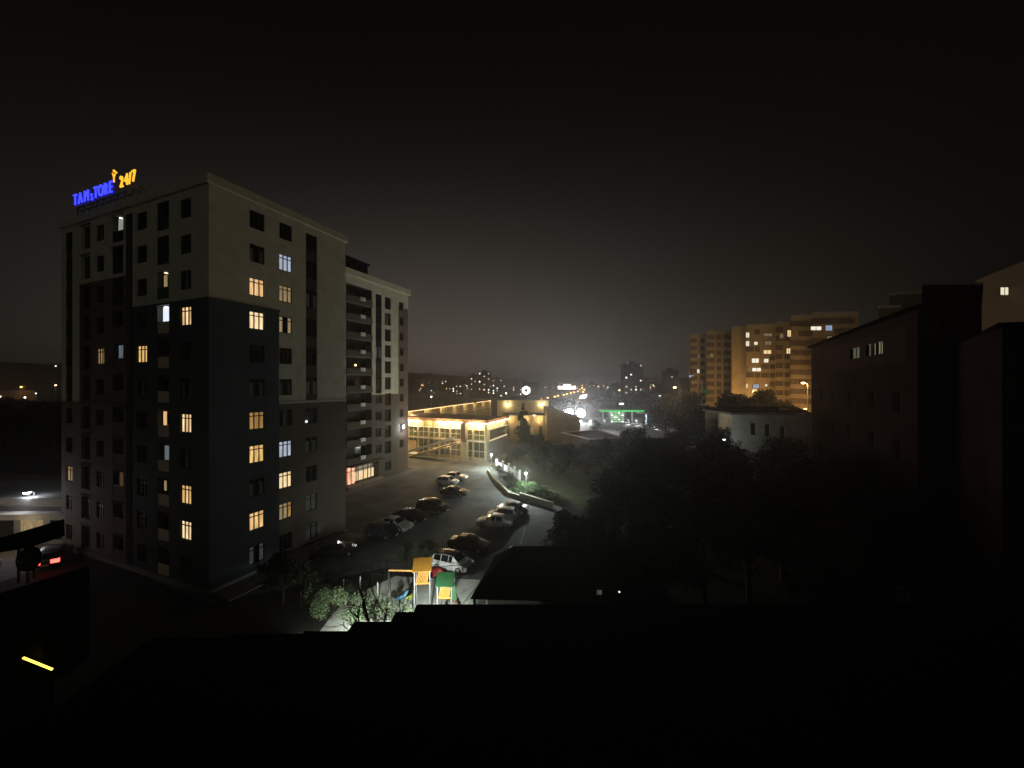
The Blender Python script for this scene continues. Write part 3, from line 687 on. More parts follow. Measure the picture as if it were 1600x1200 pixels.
def bush(pos, r, h, mt, n, label, size=.09, seed=0, group=None):
    rnd = random.Random(seed); t = thing('bush', label, 'bush', tuple(pos), 0, group)
    s = MB(); lf = MB()
    for i in range(9):
        an = rnd.uniform(0, 6.28); q = rnd.uniform(.2, .9); c = Vector((r[0] * q * math.cos(an), r[1] * q * math.sin(an), h * rnd.uniform(.45, .85)))
        s.tube([(c.x * .2, c.y * .2, -.05), c * .6, c], [.03, .02, .008], bark, 5); leaves(lf, c, (r[0] * .45, r[1] * .45, h * .35), n // 9, mt, size, rnd)
    s.build('stem', t); lf.build('foliage', t); return t
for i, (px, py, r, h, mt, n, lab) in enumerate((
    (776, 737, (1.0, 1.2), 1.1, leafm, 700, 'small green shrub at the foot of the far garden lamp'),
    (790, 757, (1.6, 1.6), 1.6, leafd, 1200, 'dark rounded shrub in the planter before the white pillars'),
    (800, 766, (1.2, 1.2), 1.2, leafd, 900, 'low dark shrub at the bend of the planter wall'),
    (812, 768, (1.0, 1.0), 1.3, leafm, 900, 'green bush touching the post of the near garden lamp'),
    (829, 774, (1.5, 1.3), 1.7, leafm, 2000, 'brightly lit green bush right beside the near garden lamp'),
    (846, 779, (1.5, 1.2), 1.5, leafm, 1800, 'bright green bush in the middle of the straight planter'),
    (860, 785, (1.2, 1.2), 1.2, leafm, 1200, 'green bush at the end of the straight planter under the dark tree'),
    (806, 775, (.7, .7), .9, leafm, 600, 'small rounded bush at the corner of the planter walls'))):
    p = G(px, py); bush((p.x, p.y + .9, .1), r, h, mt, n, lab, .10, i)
# white pillars + panels of garden fence
fr = thing('garden_fence', 'white panelled fence with square pillars behind the planter shrubs', 'fence', tuple(G(776, 733)))
b0 = G(776, 733); pp = [G(776, 733), G(786, 736), G(795, 740), G(804, 746), G(812, 752)]
for i, q in enumerate(pp):
    m = MB(); m.box(-.18, .18, -.18, .18, 0, 1.9, whitep); m.box(-.24, .24, -.24, .24, 1.9, 2.0, whitep); m.build('pillar', fr, tuple(q - b0))
    if i < 4:
        d = pp[i + 1] - q; m = MB(); m.bar(q - b0 + d * .12 + Vector((0, 0, .8)), q - b0 + d * .88 + Vector((0, 0, .8)), .08, whitep, 1.3); m.build('fence_panel', fr)

# ================================================================== playground
PG = MB(); PG.face([(-11.0, 24.0, .010), (-1.8, 24.0, .010), (-2.0, 32.0, .010), (-2.9, 34.3, .010), (-10.6, 35.0, .010), (-13.6, 31.0, .010), (-13.6, 27.0, .010)], mat('playground_floor', (.50, .52, .47), .95, .22, .9, .2)); tag(PG.build('playground_ground'), kind='structure')
org = mat('orange_plastic', (.30, .145, .018), .6, .25, 2.5); grn = mat('green_plastic', (.010, .05, .016), .6, .3, 2.5); red = mat('red_plastic', (.13, .012, .010), .6, .2, 3)
blu = mat('blue_plastic', (.04, .14, .24), .4, .08, 3); yel = mat('yellow_plastic', (.22, .24, .04), .4, .08, 3)
pt = thing('playground_tower', 'orange roofed climbing tower with slatted panel and long orange beam', 'play equipment', tuple(P(661, 950, 29.8).xy.to_3d()), .12)
def play_tower(t, w, hp, roof_m, zp, zr):
    for sx in (-1, 1):
        for sy in (-1, 1):
            m = MB(); m.tube([(sx * w / 2, sy * w / 2, 0), (sx * w / 2, sy * w / 2, zr)], .05, steel, 8); m.build('post', t)
    m = MB(); m.box(-w / 2 + .06, w / 2 - .06, -w / 2, w / 2, hp - .06, hp, org); m.build('deck', t)
    for sy in (-1, 1):
        m = MB(); n = 8; m.box(-w / 2 + .05, w / 2 - .05, -.015, 0, 0, .08, org); m.box(-w / 2 + .05, w / 2 - .05, -.015, 0, zp - .08, zp, org)
        for k in range(n):
            m.bar((-w / 2 + .1 + (w - .2) * k / n, -.006, .04), (-w / 2 + .1 + (w - .2) * min(1, (k + 2.2) / n), -.006, zp - .04), .07, org, .03, (0, 1, 0))
        m.build('slatted_panel', t, (0, sy * w / 2, hp))
    for sy in (-1, 1):
        m = MB(); m.hexa([(-w * .62, sy * w * .72, zr - .05), (w * .62, sy * w * .72, zr - .05), (w * .62, 0, zr + .62), (-w * .62, 0, zr + .62), (-w * .62, sy * w * .72, zr), (w * .62, sy * w * .72, zr), (w * .62, 0, zr + .68), (-w * .62, 0, zr + .68)], roof_m); m.build('roof_panel', t)
play_tower(pt, 1.15, 2.3, org, 1.0, 3.35)
m = MB(); m.bar((-.57, -.5, 3.3), (-2.5, -.4, 3.4), .12, org, .12); m.tube([(-2.5, -.4, 3.4), (-2.6, -.5, 0)], .035, blackp, 8); m.tube([(-2.5, -.4, 3.4), (-2.4, .6, 0)], .035, blackp, 8); m.build('swing_frame', pt)
m = MB(); pts = [Vector((.6, 0, 2.8)), Vector((1.0, .35, 2.8)), Vector((1.5, .4, 2.6)), Vector((1.7, .1, 2.2))]; m.tube(pts, .36, red, 12, False); m.build('tunnel_slide', pt)
p2 = thing('playground_tower', 'green roofed climbing tower with orange panel and stepped brown slide', 'play equipment', tuple(P(697, 955, 28.6).xy.to_3d()), -.05)
play_tower(p2, 1.05, 1.85, grn, .95, 2.8)
m = MB(); bst = mat('brown_plastic', (.09, .05, .035), .6, .15, 3)
for k in range(9): m.box(.56 + k * .16, .78 + k * .16, -.35 - k * .1, .30 - k * .1, 1.45 - k * .2, 1.72 - k * .2, bst)
m.build('slide_steps', p2)
m = MB(); m.bar((.58, -.5, 2.9), (.75, -.5, 1.75), .1, grn, .35); m.build('green_panel', p2)
for px, py, c, lab in ((628, 932, blu, 'small blue spring rider between the bare tree and the towers'), (641, 932, yel, 'small yellow-green spring rider beside the blue one')):
    p = G(px, py + 12); t = thing('spring_rider', lab, 'play equipment', tuple(p), .6)
    m = MB(); m.tube([(.12 * math.cos(k * 1.2), .12 * math.sin(k * 1.2), k * .02) for k in range(22)], .02, steel, 5); m.build('spring', t)
    m = MB(); m.tube([(-.45, 0, .55), (-.2, 0, .55), (.15, 0, .6), (.4, 0, .85), (.52, 0, .95)], [.06, .16, .17, .12, .05], c, 8); m.box(-.3, .1, -.22, .22, .5, .54, c); m.build('seat', t)
for i, (px, py, lab) in enumerate(((537, 925, 'short white bollard light beside the leaning fence'), (563, 920, 'short white post behind the lit shrubs, second from the leaning fence'), (590, 930, 'thin white post by the trunk of the bare tree'))):
    p = G(px, py); t = thing('white_post', lab, 'post', tuple(p)); m = MB(); m.lathe([(.05, 0), (.05, 1.05), (.0, 1.08)], whitep, 8); m.build('post', t); m = MB(); m.lathe([(.12, 0), (.1, .06), (.05, .08)], steel, 8); m.build('foot', t)
# playground fence of bars
def bar_fence(pts, h, label, mt, step=.14):
    o0 = Vector(pts[0]); t = thing('metal_fence', label, 'fence', tuple(o0)); bar_me = None
    for i in range(len(pts) - 1):
        a_, b_ = Vector(pts[i]) - o0, Vector(pts[i + 1]) - o0; L = (b_ - a_).length; n = int(L / step)
        for z in (.12, h - .05):
            m = MB(); m.bar(a_ + Vector((0, 0, z)), b_ + Vector((0, 0, z)), .035, mt, .045); m.build('rail', t)
        if bar_me is None:
            m = MB(); m.tube([(0, 0, .05), (0, 0, h)], .012, mt, 4); bar_me = m.mesh('baluster')
            m = MB(); m.tube([(0, 0, 0), (0, 0, h + .1)], .035, mt, 6); post_me = m.mesh('post')
        for k in range(1, n): link('baluster', bar_me, t, tuple(a_ + (b_ - a_) * k / n))
        link('post', post_me, t, tuple(a_))
    link('post', post_me, t, tuple(b_)); return t
bar_fence([G(672, 906), G(737, 900), G(766, 886), G(790, 876)], 1.15, 'dark barred fence between the playground and the white black-roofed car', blackp)
bar_fence([G(672, 906), G(600, 900), G(545, 893), G(512, 915), G(470, 950)], 1.25, 'dark barred fence curving round the dim end of the playground', blackp, .16)

# lit foliage + bare tree before the playground
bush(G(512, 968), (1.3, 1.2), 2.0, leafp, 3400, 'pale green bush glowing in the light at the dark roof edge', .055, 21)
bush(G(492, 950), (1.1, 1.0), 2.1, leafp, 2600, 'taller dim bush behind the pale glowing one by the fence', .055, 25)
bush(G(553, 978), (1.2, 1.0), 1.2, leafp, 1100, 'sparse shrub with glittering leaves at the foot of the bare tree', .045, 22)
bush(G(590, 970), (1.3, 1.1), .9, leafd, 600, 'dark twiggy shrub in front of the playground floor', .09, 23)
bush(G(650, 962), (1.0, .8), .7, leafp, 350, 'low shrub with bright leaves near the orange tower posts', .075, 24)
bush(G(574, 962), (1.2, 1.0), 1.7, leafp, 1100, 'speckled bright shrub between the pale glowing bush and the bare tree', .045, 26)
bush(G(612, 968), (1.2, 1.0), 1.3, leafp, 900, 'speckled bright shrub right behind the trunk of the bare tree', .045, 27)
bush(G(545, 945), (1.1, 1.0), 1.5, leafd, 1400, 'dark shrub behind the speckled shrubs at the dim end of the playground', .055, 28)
def bare_tree(pos, h, label, seed, lean=0.0):
    rnd = random.Random(seed); t = thing('bare_tree', label, 'tree', tuple(pos)); tr = MB(); br_ = MB(); lf = MB()
    def grow(p, d, L, r, lv):
        pts = [p]; q = p
        for k in range(4):
            d = (d + Vector((rnd.gauss(0, .14), rnd.gauss(0, .14), rnd.gauss(.05, .08)))).normalized(); q = q + d * L / 4; pts.append(q)
        (tr if lv == 0 else br_).tube(pts, [r * (1 - .12 * k) for k in range(5)], bark, 6 if lv < 2 else 4)
        if lv >= 4:
            if rnd.random() < .5: leaves(lf, q, (.3, .3, .3), 5, leafp, .032, rnd)
            return
        for k in range(3 if lv < 3 else 2):
            j = pts[rnd.choice((2, 3, 4))] if lv else pts[-1 - (k % 3)]
            dd = (d + Vector((rnd.gauss(0, .6), rnd.gauss(0, .6), rnd.uniform(-.1, .5)))).normalized(); grow(j, dd, L * rnd.uniform(.6, .8), r * .55, lv + 1)
    grow(Vector((0, 0, 0)), Vector((lean, 0, 1)).normalized(), h * .34, h * .018, 0)
    tr.build('trunk', t); br_.build('branches', t); lf.build('leaves', t); return t
bare_tree((-6.9, 22.6, 0), 9.2, 'bare dark tree with thin branches standing before the playground', 5, -.03)
bare_tree((-9.0, 22.9, 0), 6.8, 'smaller twiggy tree beside the bare tree near the lit bush', 9, -.1)
# dark tree crowns on the unlit side of the playground
T6 = tree_meshes(8, 5, 2.2, leafd, 3600, .13)
for x, y, s, lab in ((-18.2, 30.5, .8, 'dark rounded tree between the fence and the slate blue corner'), (-10.2, 36.9, .45, 'small dark tree behind the playground fence under the black saloon car'), (-8.2, 37.3, .45, 'small dark tree right behind the orange roofed tower')):
    place_tree(T6, (x, y, 0), s, x, lab)

# playground light: a wall lamp on the near building, shining over the playground
# ================================================================== near dark buildings (unlit roofs)
nb = thing('near_building', 'unlit flat-roofed building with stepped parapet in front of the playground', 'building', (0, 9, 0))
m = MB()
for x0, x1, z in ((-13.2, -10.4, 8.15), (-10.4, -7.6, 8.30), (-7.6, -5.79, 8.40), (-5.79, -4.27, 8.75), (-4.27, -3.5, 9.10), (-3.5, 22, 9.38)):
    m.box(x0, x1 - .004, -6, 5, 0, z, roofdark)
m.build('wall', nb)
m = MB()
for x0, x1, z in ((-13.2, -10.4, 8.15), (-10.4, -7.6, 8.30), (-7.6, -5.79, 8.40), (-5.79, -4.27, 8.75), (-4.27, -3.5, 9.10), (-3.5, 22, 9.38)): m.box(x0 + .02, x1 - .02, 4.6, 5.05, z, z + .06, roofdark)
m.build('parapet_cap', nb)
for x, y, z, pw_, lab in ((-5.8, 24.6, 2.6, 3000, 'white floodlight post in front of the orange roofed tower'), (-9.6, 24.6, 1.6, 2600, 'low white floodlight post between the bare trees and the playground floor'), (-12.0, 24.5, 1.1, 600, 'low white floodlight stub beside the pale glowing bush')):
    t = thing('ground_floodlight', lab, 'floodlight', (x, y, 0)); m = MB(); m.tube([(0, 0, 0), (0, 0, z - .12)], .04, blackp, 8); m.build('post', t)
    m = MB(); m.box(-.15, .15, -.06, .06, -.1, .1, blackp); m.box(-.13, .13, .061, .08, -.08, .08, glow('flood_green_white', (.92, 1, .9), 8)); m.build('lamp_head', t, (0, 0, z))
    l = lamp('SPOT', (0, .12, z), pw_, (.93, 1, .92), t, .08, spot_size=math.radians(130 if x > -11 else 85), spot_blend=.7); l.rotation_euler = Vector((.15 if x > -11 else -.35,   .85, -.5 if x > -8 else -.22)).to_track_quat('-Z', 'Y').to_euler()
sh = thing('shed', 'open shed with a dark pitched roof overlapping the edge of the car park', 'shed', (3.2, 26.5, 0))
m = MB(); rz_ = 5.6
A_ = (-6.0, -1.0, 3.2); B_ = (7.2, -1.6, 3.2); C_ = (7.2, 5.8, 3.2); D_ = (-4.6, 5.2, 3.3); R0 = (-3.1, 1.7, rz_); R1 = (6.5, 1.7, rz_)
for f in ((A_, B_, R1, R0), (B_, C_, R1), (C_, D_, R0, R1), (D_, A_, R0)): m.face(f, roofdark)
m.face((D_, C_, B_, A_), roofdark); m.build('roof', sh)
for x, y in ((-5.7, -.8), (-4.4, 4.8), (6.8, -1.3), (6.8, 5.4)):
    m = MB(); m.box(x - .09, x + .09, y - .09, y + .09, 0, 3.19, blackp); m.build('post', sh)
m = MB(); m.box(-1, 6.6, -1.2, 4.9, 0, 3.1, roofdark); m.build('wall', sh)

# left neighbour with pergola, dish, LED strip
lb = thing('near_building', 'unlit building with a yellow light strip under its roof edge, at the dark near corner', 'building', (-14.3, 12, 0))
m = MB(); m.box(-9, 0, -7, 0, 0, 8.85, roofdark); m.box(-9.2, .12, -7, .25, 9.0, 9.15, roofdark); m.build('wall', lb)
m = MB(); m.box(-.02, 1.0, -.018, .018, -.018, .018, glow('yellow_led_strip', (1, .78, .08), 3.2, sample=True)); o = m.build('light_strip', lb); p = P(37, 1028, 10.6) - Vector((-14.3, 12, 0)); o.location = p
q = P(82, 1046, 10.7) - P(37, 1028, 10.6); o.rotation_euler = q.to_track_quat('X', 'Z').to_euler(); o.scale = (q.length, 1, 1)
ter = thing('roof_terrace', 'dark roof terrace with sloping canopy beam in front of the lit side road', 'terrace', (-17.5, 12, 0))
m = MB(); X = lambda px: XZ(px, 12) + 17.5
m.hexa([(X(-60), -1.2, 8.9), (X(140), -1.2, 8.9), (X(140), .0, 8.9), (X(-60), 0, 8.9), (X(-60), -1.2, ZH(960, 12)), (X(140), -1.2, ZH(902, 12)), (X(140), 0, ZH(884, 12)), (X(-60), 0, ZH(945, 12))], roofdark); m.build('parapet', ter)
m = MB(); m.hexa([(X(-60), -.6, ZH(866, 12)), (X(84), -.6, ZH(843, 12)), (X(84), .3, ZH(843, 12)), (X(-60), .3, ZH(866, 12)), (X(-60), -.6, ZH(858, 12)), (X(83), -.6, ZH(816, 12)), (X(83), .3, ZH(816, 12)), (X(-60), .3, ZH(858, 12))], roofdark); m.build('canopy_beam', ter)
for px in (44, 58, -40):
    m = MB(); m.box(X(px) - .025, X(px) + .025, -.25, -.2, ZH(905, 12), ZH(850, 12), blackp); m.build('post', ter)
ds = thing('satellite_dish', 'round dark satellite dish silhouetted against the lit side road', 'satellite dish', tuple(P(50, 905, 11.4)), 0)
m = MB(); m.lathe([(0, .0), (.15, .012), (.27, .045), (.35, .085), (.345, .075), (.26, .03), (0, -.015)], blackp, 24); o = m.build('dish', ds, (0, 0, .62)); o.rotation_euler = (math.radians(78), 0, .1)
m = MB(); m.tube([(0, .05, 0), (0, .05, .6)], .025, blackp, 6); m.tube([(0, .05, .35), (0, -.35, .6)], .012, blackp, 5); m.build('mast', ds)

# lamp glow under the side road: street lamp, low shop, car
def street_lamp(pos, h, power, col, label, arm=(1, 0), e=12, group=None, size=.22, polem=None):
    t = thing('street_lamp', label, 'street lamp', (pos[0], pos[1], pos[2] if len(pos) > 2 else 0), 0, group); a_ = Vector((arm[0], arm[1], 0)); pm = polem or steel
    m = MB(); m.tube([(0, 0, 0), (0, 0, h * .5), (0, 0, h)], [.10, .08, .05], pm, 8); m.tube([(0, 0, h - .05), a_ * .6 + Vector((0, 0, h + .25)), a_ * 1.3 + Vector((0, 0, h + .3))], .04, pm, 6); m.build('pole', t)
    m = MB(); m.lathe([(.0, .1), (size, .06), (size * 1.1, 0)], pm, 10); m.lathe([(size * 1.05, 0), (size * .8, -size * .6), (0, -size * .9)], glow('lamp_%s' % '_'.join('%d' % (c * 100) for c in col) + '_%d' % int(e), col, e), 10); m.build('lamp_head', t, tuple(a_ * 1.4 + Vector((0, 0, h + .28))))
    if power: lamp('POINT', tuple(a_ * 1.4 + Vector((0, 0, h - .05))), power, col, t, size)
    return t
p = P(40, 770, 42)
street_lamp((p.x - .3, p.y + 1.0), p.z - .2, 300, (.80, .86, 1), 'cold white street lamp over the side road', (.3, -.7), 22, size=.3)
lb2 = thing('roadside_shop', 'low shop with a pale lit fascia across the side road', 'building', (XZ(-20, 39), 42, 0))
m = MB(); m.box(-12, 7.6, 0, 8, 0, 5.0, concrete); m.build('wall', lb2)
m = MB(); m.hexa([(-12, -1.6, 3.0), (6.6, -.9, 3.0), (6.6, -.002, 3.0), (-12, -.002, 3.0), (-12, -1.6, 3.6), (6.6, -.9, 3.6), (6.6, -.002, 3.6), (-12, -.002, 3.6)], mat('pale_fascia', (.34, .31, .25), .8, .25, .8)); m.build('fascia', lb2)
for k in range(5):
    m = MB(); m.box(-10 + k * 3.2, -7.6 + k * 3.2, -.03, 0, .5, 2.6, L_dim if k % 2 else glass); m.build('window', lb2)
m = MB(); m.box(-.5, .5, -.1, 0, 0, 1.7, glow('sign_cream', (1, .82, .58), .5, .3)); m.build('lit_sign', lb2, (7.0, -.12, 2.1))
for k in range(3): lamp('POINT', (-9 + k * 5.5, -2.6, 2.9), 110 - 20 * k, (1, .82, .58), lb2, .15)
cv = car('suv', (-44.9, 37.6), 2.2, pdb, 'car with red tail lights stopped on the side road by the block', group='cars on the side road')
for c in cv.children:
    if c.name.startswith('tail_light'): mm = MB(); mm.box(-.1, .1, -.35, .2, -.12, .2, glow('brake_light_on', (1, .08, .06), 5)); c.data = mm.mesh('tail_light')
car('sedan', (-50.3, 35.2), 3.3, plg, 'pale car on the side road seen behind the satellite dish', group='cars on the side road')
lamp('POINT', (-48, 36.5, 3.5), 60, (.5, .6, 1), None, .1).name = 'side_road_blue_light'  # bare bluish point light above the side road, no lamp body

# ================================================================== mall with warm light strings
mallw = mat('mall_stone', (.34, .29, .18), .8, .2, .6, .1); mallg = mat('mall_green_glass', (.05, .065, .04), .15, .3, .5, spec=.6); malld = mat('mall_grey_panel', (.09, .11, .10), .5, .2, .5)
string = glow('warm_light_string', (1.0, .66, .30), 2.6, sample=False); stringb = glow('bright_light_string', (1.0, .80, .46), 7.0)
warm = (1.0, .68, .32)
ma = thing('shopping_mall', 'two-storey shopping centre outlined with warm light strings behind the car park', 'shopping mall', (-5.7, 86, 0))
K = Vector((0, 0, 0)); Lw = Vector((-20.6, 9.6, 0)); Rr = Vector((4.6, 13.5, 0)); ZM = 9.4
ul = Lw.normalized(); ur = Rr.normalized(); nl = Vector((-ul.y, ul.x, 0)); nl = nl if nl.y < 0 else -nl; nr = Vector((ur.y, -ur.x, 0))
m = MB(); B1 = ul * 38; Bk = Rr + Vector((-24, 12, 0))
m.face([B1, K, K + Vector((0, 0, ZM)), B1 + Vector((0, 0, ZM))], mallw); m.face([K, Rr, Rr + Vector((0, 0, ZM)), K + Vector((0, 0, ZM))], mallw)
m.face([K + Vector((0, 0, ZM - .3)), Rr + Vector((0, 0, ZM - .3)), Bk + Vector((0, 0, ZM - .3)), B1 + Vector((0, 0, ZM - .3))], concrete); m.build('wall', ma)
def mband(u, n, s0, s1, z0, z1, d, mt, nm='band'):
    m = MB(); a_ = u * s0 + n * .003; b_ = u * s1 + n * .003; e = n * d; Z0 = Vector((0, 0, z0)); Z1 = Vector((0, 0, z1))
    m.hexa([a_ + Z0, b_ + Z0, b_ + e + Z0, a_ + e + Z0, a_ + Z1, b_ + Z1, b_ + e + Z1, a_ + e + Z1], mt); return m.build(nm, ma)
for i in range(7):     # glazed bays
    s0 = .6 + i * 3.1
    mband(ul, nl, s0, s0 + 2.5, 4.9, 7.0, .05, glow('mall_lit_glass', (.85, .72, .22), .13, .7), 'window'); mband(ul, nl, s0, s0 + 2.5, .9, 4.2, .05, malld if i in (2, 3, 4) else glow('mall_dim_glass', (.6, .58, .25), .07, .7), 'window')
    mband(ul, nl, s0 + 1.2, s0 + 1.28, .9, 8.5, .09, trim, 'mullion'); mband(ul, nl, s0, s0 + 2.5, 5.9, 5.98, .09, trim, 'transom')
    mband(ul, nl, s0 - .38, s0 - .12, .3, 8.6, .28, mallw, 'pilaster')
mband(ul, nl, 0, 28, 4.45, 4.62, .35, trim, 'string_course'); mband(ul, nl, 6, 28, 7.1, 7.25, .35, trim, 'string_course'); mband(ul, nl, 0, 22, 2.2, 2.3, .1, trim, 'string_course')
mband(ul, nl, -.2, 28, 8.72, 9.42, .5, mat('mall_red_coping', (.20, .11, .07), .8, .2, 1), 'coping')
mband(ul, nl, .1, 4.6, 8.52, 8.66, .62, stringb, 'light_string'); mband(ul, nl, 6.2, 13.2, 8.52, 8.66, .62, stringb, 'light_string'); mband(ul, nl, 18.2, 23.5, 8.52, 8.66, .62, stringb, 'light_string')
mband(ur, nr, .1, 14, 8.52, 8.66, .62, stringb, 'light_string'); mband(ur, nr, 0, 14.1, 8.72, 9.42, .5, MATS['mall_red_coping'], 'coping')
for z in (4.5, 7.0): mband(ur, nr, 1.5, 13, z, z + .15, .35, glow('pale_string', (1, .85, .55), .9), 'light_string')
mband(ur, nr, 2, 12, 4.8, 6.9, .05, mallg, 'window'); mband(ur, nr, 1, 13, .2, 4.2, .04, concrete, 'panel')
mband(ul, nl, 4.9, 6.1, 4.6, 8.6, 1.0, brown, 'stair_tower'); mband(ul, nl, 4.7, 6.3, .0, 4.4, .8, mallw, 'stair_tower')
mband(ul, nl, 19, 22.5, .4, .8, .6, glow('warm_step_light', (1, .7, .35), .8), 'light_string'); mband(ul, nl, 19.6, 22.4, .9, 3.6, .3, L_dimo, 'entrance')
# diagonal stair
m = MB(); a_ = ul * 20 + nl * 1.2; b_ = ul * 6.5 + nl * 1.2; w_ = nl * 1.8
for k in range(22):
    f = k / 21; c = a_.lerp(b_, f); z = .2 + 4.3 * f; d = (b_ - a_) / 21
    m.hexa([c + Vector((0, 0, z - .45)), c + d + Vector((0, 0, z - .45)), c + d + w_ + Vector((0, 0, z - .45)), c + w_ + Vector((0, 0, z - .45)), c + Vector((0, 0, z)), c + d + Vector((0, 0, z)), c + d + w_ + Vector((0, 0, z)), c + w_ + Vector((0, 0, z))], mallw)
m.build('outdoor_stair', ma)
m = MB(); m.bar(a_ + w_ + Vector((0, 0, 1.2)), b_ + w_ + Vector((0, 0, 5.5)), .08, trim, .5); m.build('stair_parapet', ma)
for s, pw_ in ((1.5, 900), (3.6, 800), (7.5, 900), (9.8, 800), (12.3, 800), (19.3, 800), (22, 800), (15.5, 200)):
    lamp('POINT', tuple(ul * s + nl * 1.0 + Vector((0, 0, 8.2))), pw_ * 1.0, warm, ma, .25)
for s in (2, 6, 10): lamp('POINT', tuple(ur * s + nr * 1.0 + Vector((0, 0, 8.2))), 500, warm, ma, .25)
for s in (12, 20, 8): lamp('POINT', tuple(ul * s + nl * 2.4 + Vector((0, 0, 3.0))), 160, (1, .6, .25), ma, .2)
# upper terrace wall with fins
ua = thing('terrace_arcade', 'long warm lit colonnade with a light string along its top edge', 'arcade', (-32, 92, 0))
E0 = Vector((0, 0, 0)); E1 = Vector((22.6, 84, 0)); ue = E1.normalized(); ne = Vector((ue.y, -ue.x, 0))
m = MB(); m.hexa([E0, E1, E1 - ne * .4, E0 - ne * .4, E0 + Vector((0, 0, 10.1)), E1 + Vector((0, 0, 10.1)), E1 - ne * .4 + Vector((0, 0, 10.1)), E0 - ne * .4 + Vector((0, 0, 10.1))], mallw); m.build('wall', ua)
fin = MB(); fin.box(-.12, .12, 0, .5, 4, 9.9, mallw); fin = fin.mesh('fin')
for k in range(56):
    o = link('fin', fin, ua, tuple(ue * (1.5 * k + 1) + ne * .004)); o.rotation_euler = (0, 0, math.atan2(-ue.x, ue.y) - math.pi / 2)
m = MB(); m.bar(ue * 1 + ne * .65 + Vector((0, 0, 10.0)), ue * 62 + ne * .65 + Vector((0, 0, 10.0)), .14, string, .14); m.bar(ue * 66 + ne * .65 + Vector((0, 0, 10.0)), ue * 84 + ne * .65 + Vector((0, 0, 10.0)), .14, string, .14); m.build('light_string', ua)
m = MB(); m.bar(E0 + ne * .55 + Vector((0, 0, 8.0)), ue * 60 + ne * .55 + Vector((0, 0, 8.0)), .12, trim, .1); m.bar(E0 + ne * .55 + Vector((0, 0, 7.2)), ue * 84 + ne * .55 + Vector((0, 0, 7.2)), .12, trim, .1); m.build('rail', ua)
for k in range(9): lamp('POINT', tuple(ue * (3 + k * 10) + ne * 1.6 + Vector((0, 0, 9.6))), 420, warm, ua, .3)
# mid block, tan hall
def simple_block(name, label, cat, x0, x1, y0, y1, z1, mt, z0=0.0):
    t = thing(name, label, cat, ((x0 + x1) / 2, (y0 + y1) / 2, z0)); w = (x1 - x0) / 2; d = (y1 - y0) / 2
    m = MB(); m.box(-w, w, -d, d, 0, z1, mt); m.build('wall', t)
    m = MB(); m.box(-w - .15, w + .15, -d - .15, d + .15, z1 + .002, z1 + .25, concrete); m.build('roof', t); return t, w, d
t, w, d = simple_block('mall_wing', 'warm lit wing with columns behind the cypress', 'building', -2.9, 10.5, 118, 130, 7.6, mallw)
for k in range(9): m = MB(); m.box(-.18, .18, -.3, -.003, 0, 7.4, mallw); m.build('column', t, (-w + .8 + k * 1.45, -d, 0))
for k in (0, 2, 3, 5, 7):
    m = MB(); m.box(0, 1.0, -.05, -.003, 1.4, 4.6, L_dim if k in (2, 5) else mallg); m.build('window', t, (-w + 1.05 + k * 1.45, -d, 0))
for x in (-4.5, 0, 4.5): lamp('POINT', (x, -d - 1.5, 6.9), 480, warm, t, .25)
t, w, d = simple_block('mall_upper_hall', 'bright plastered upper hall with two spot lamps behind the columned wing', 'building', -5.5, 13.5, 142, 152, 11.3, mallw)
for x in (-5.6, 7): 
    m = MB(); m.box(-.15, .15, -.5, -.2, -.1, .1, blackp); m.box(-.2, .2, -.55, -.15, -.13, -.101, glow('spot_warm', (1, .85, .5), 12)); m.build('spot_lamp', t, (x, -d, 10.5)); lamp('POINT', (x, -d - 1.0, 10.0), 600, (1, .8, .45), t, .2)
th = thing('tan_hall', 'tan hall with a gently sloping roof left of the floodlights', 'building', (14, 116, 0))
m = MB(); m.hexa([(-3.6, 0, 0), (6.2, -2, 0), (6.2, 10, 0), (-3.6, 10, 0), (-3.6, 0, 10.2), (6.2, -2, 7.4), (6.2, 10, 7.4), (-3.6, 10, 10.2)], mallw); m.build('wall', th)
m = MB(); m.hexa([(-3.8, -.2, 10.21), (6.4, -2.2, 7.41), (6.4, 10, 7.41), (-3.8, 10, 10.21), (-3.8, -.2, 10.4), (6.4, -2.2, 7.6), (6.4, 10, 7.6), (-3.8, 10, 10.4)], concrete); m.build('roof', th)
for k in range(6): m = MB(); m.box(-.1, .1, -.25, 0, 0, 7.2, mallw); m.build('column', th, (-2.8 + k * 1.7, -.3 - k * .34, 0))
street_lamp((5.2, 104), 8.8, 450, (1, .72, .38), 'warm street lamp beside the cypress', (.6, 0), 14, size=.28)
gb = thing('flat_roofed_building', 'grey flat-roofed building with a pale roof edge below the floodlights', 'building', (13, 100, 0))
m = MB(); q = [(0.2, 1, 0), (5.0, -11, 0), (13.5, -8, 0), (11, 8, 0)]; Zt = Vector((0, 0, 4.6)); qv = [Vector(x) for x in q]
m.hexa(qv + [x + Zt for x in qv], mat('dark_grey_render', (.11, .095, .08), .95, .3, .5)); m.build('wall', gb)  # even dark grey-brown, mottled at random
m = MB()
for i in range(4): m.bar(qv[i] + Zt + Vector((0, 0, .12)), qv[(i + 1) % 4] + Zt + Vector((0, 0, .12)), .3, whitep, .24)
m.build('parapet', gb)
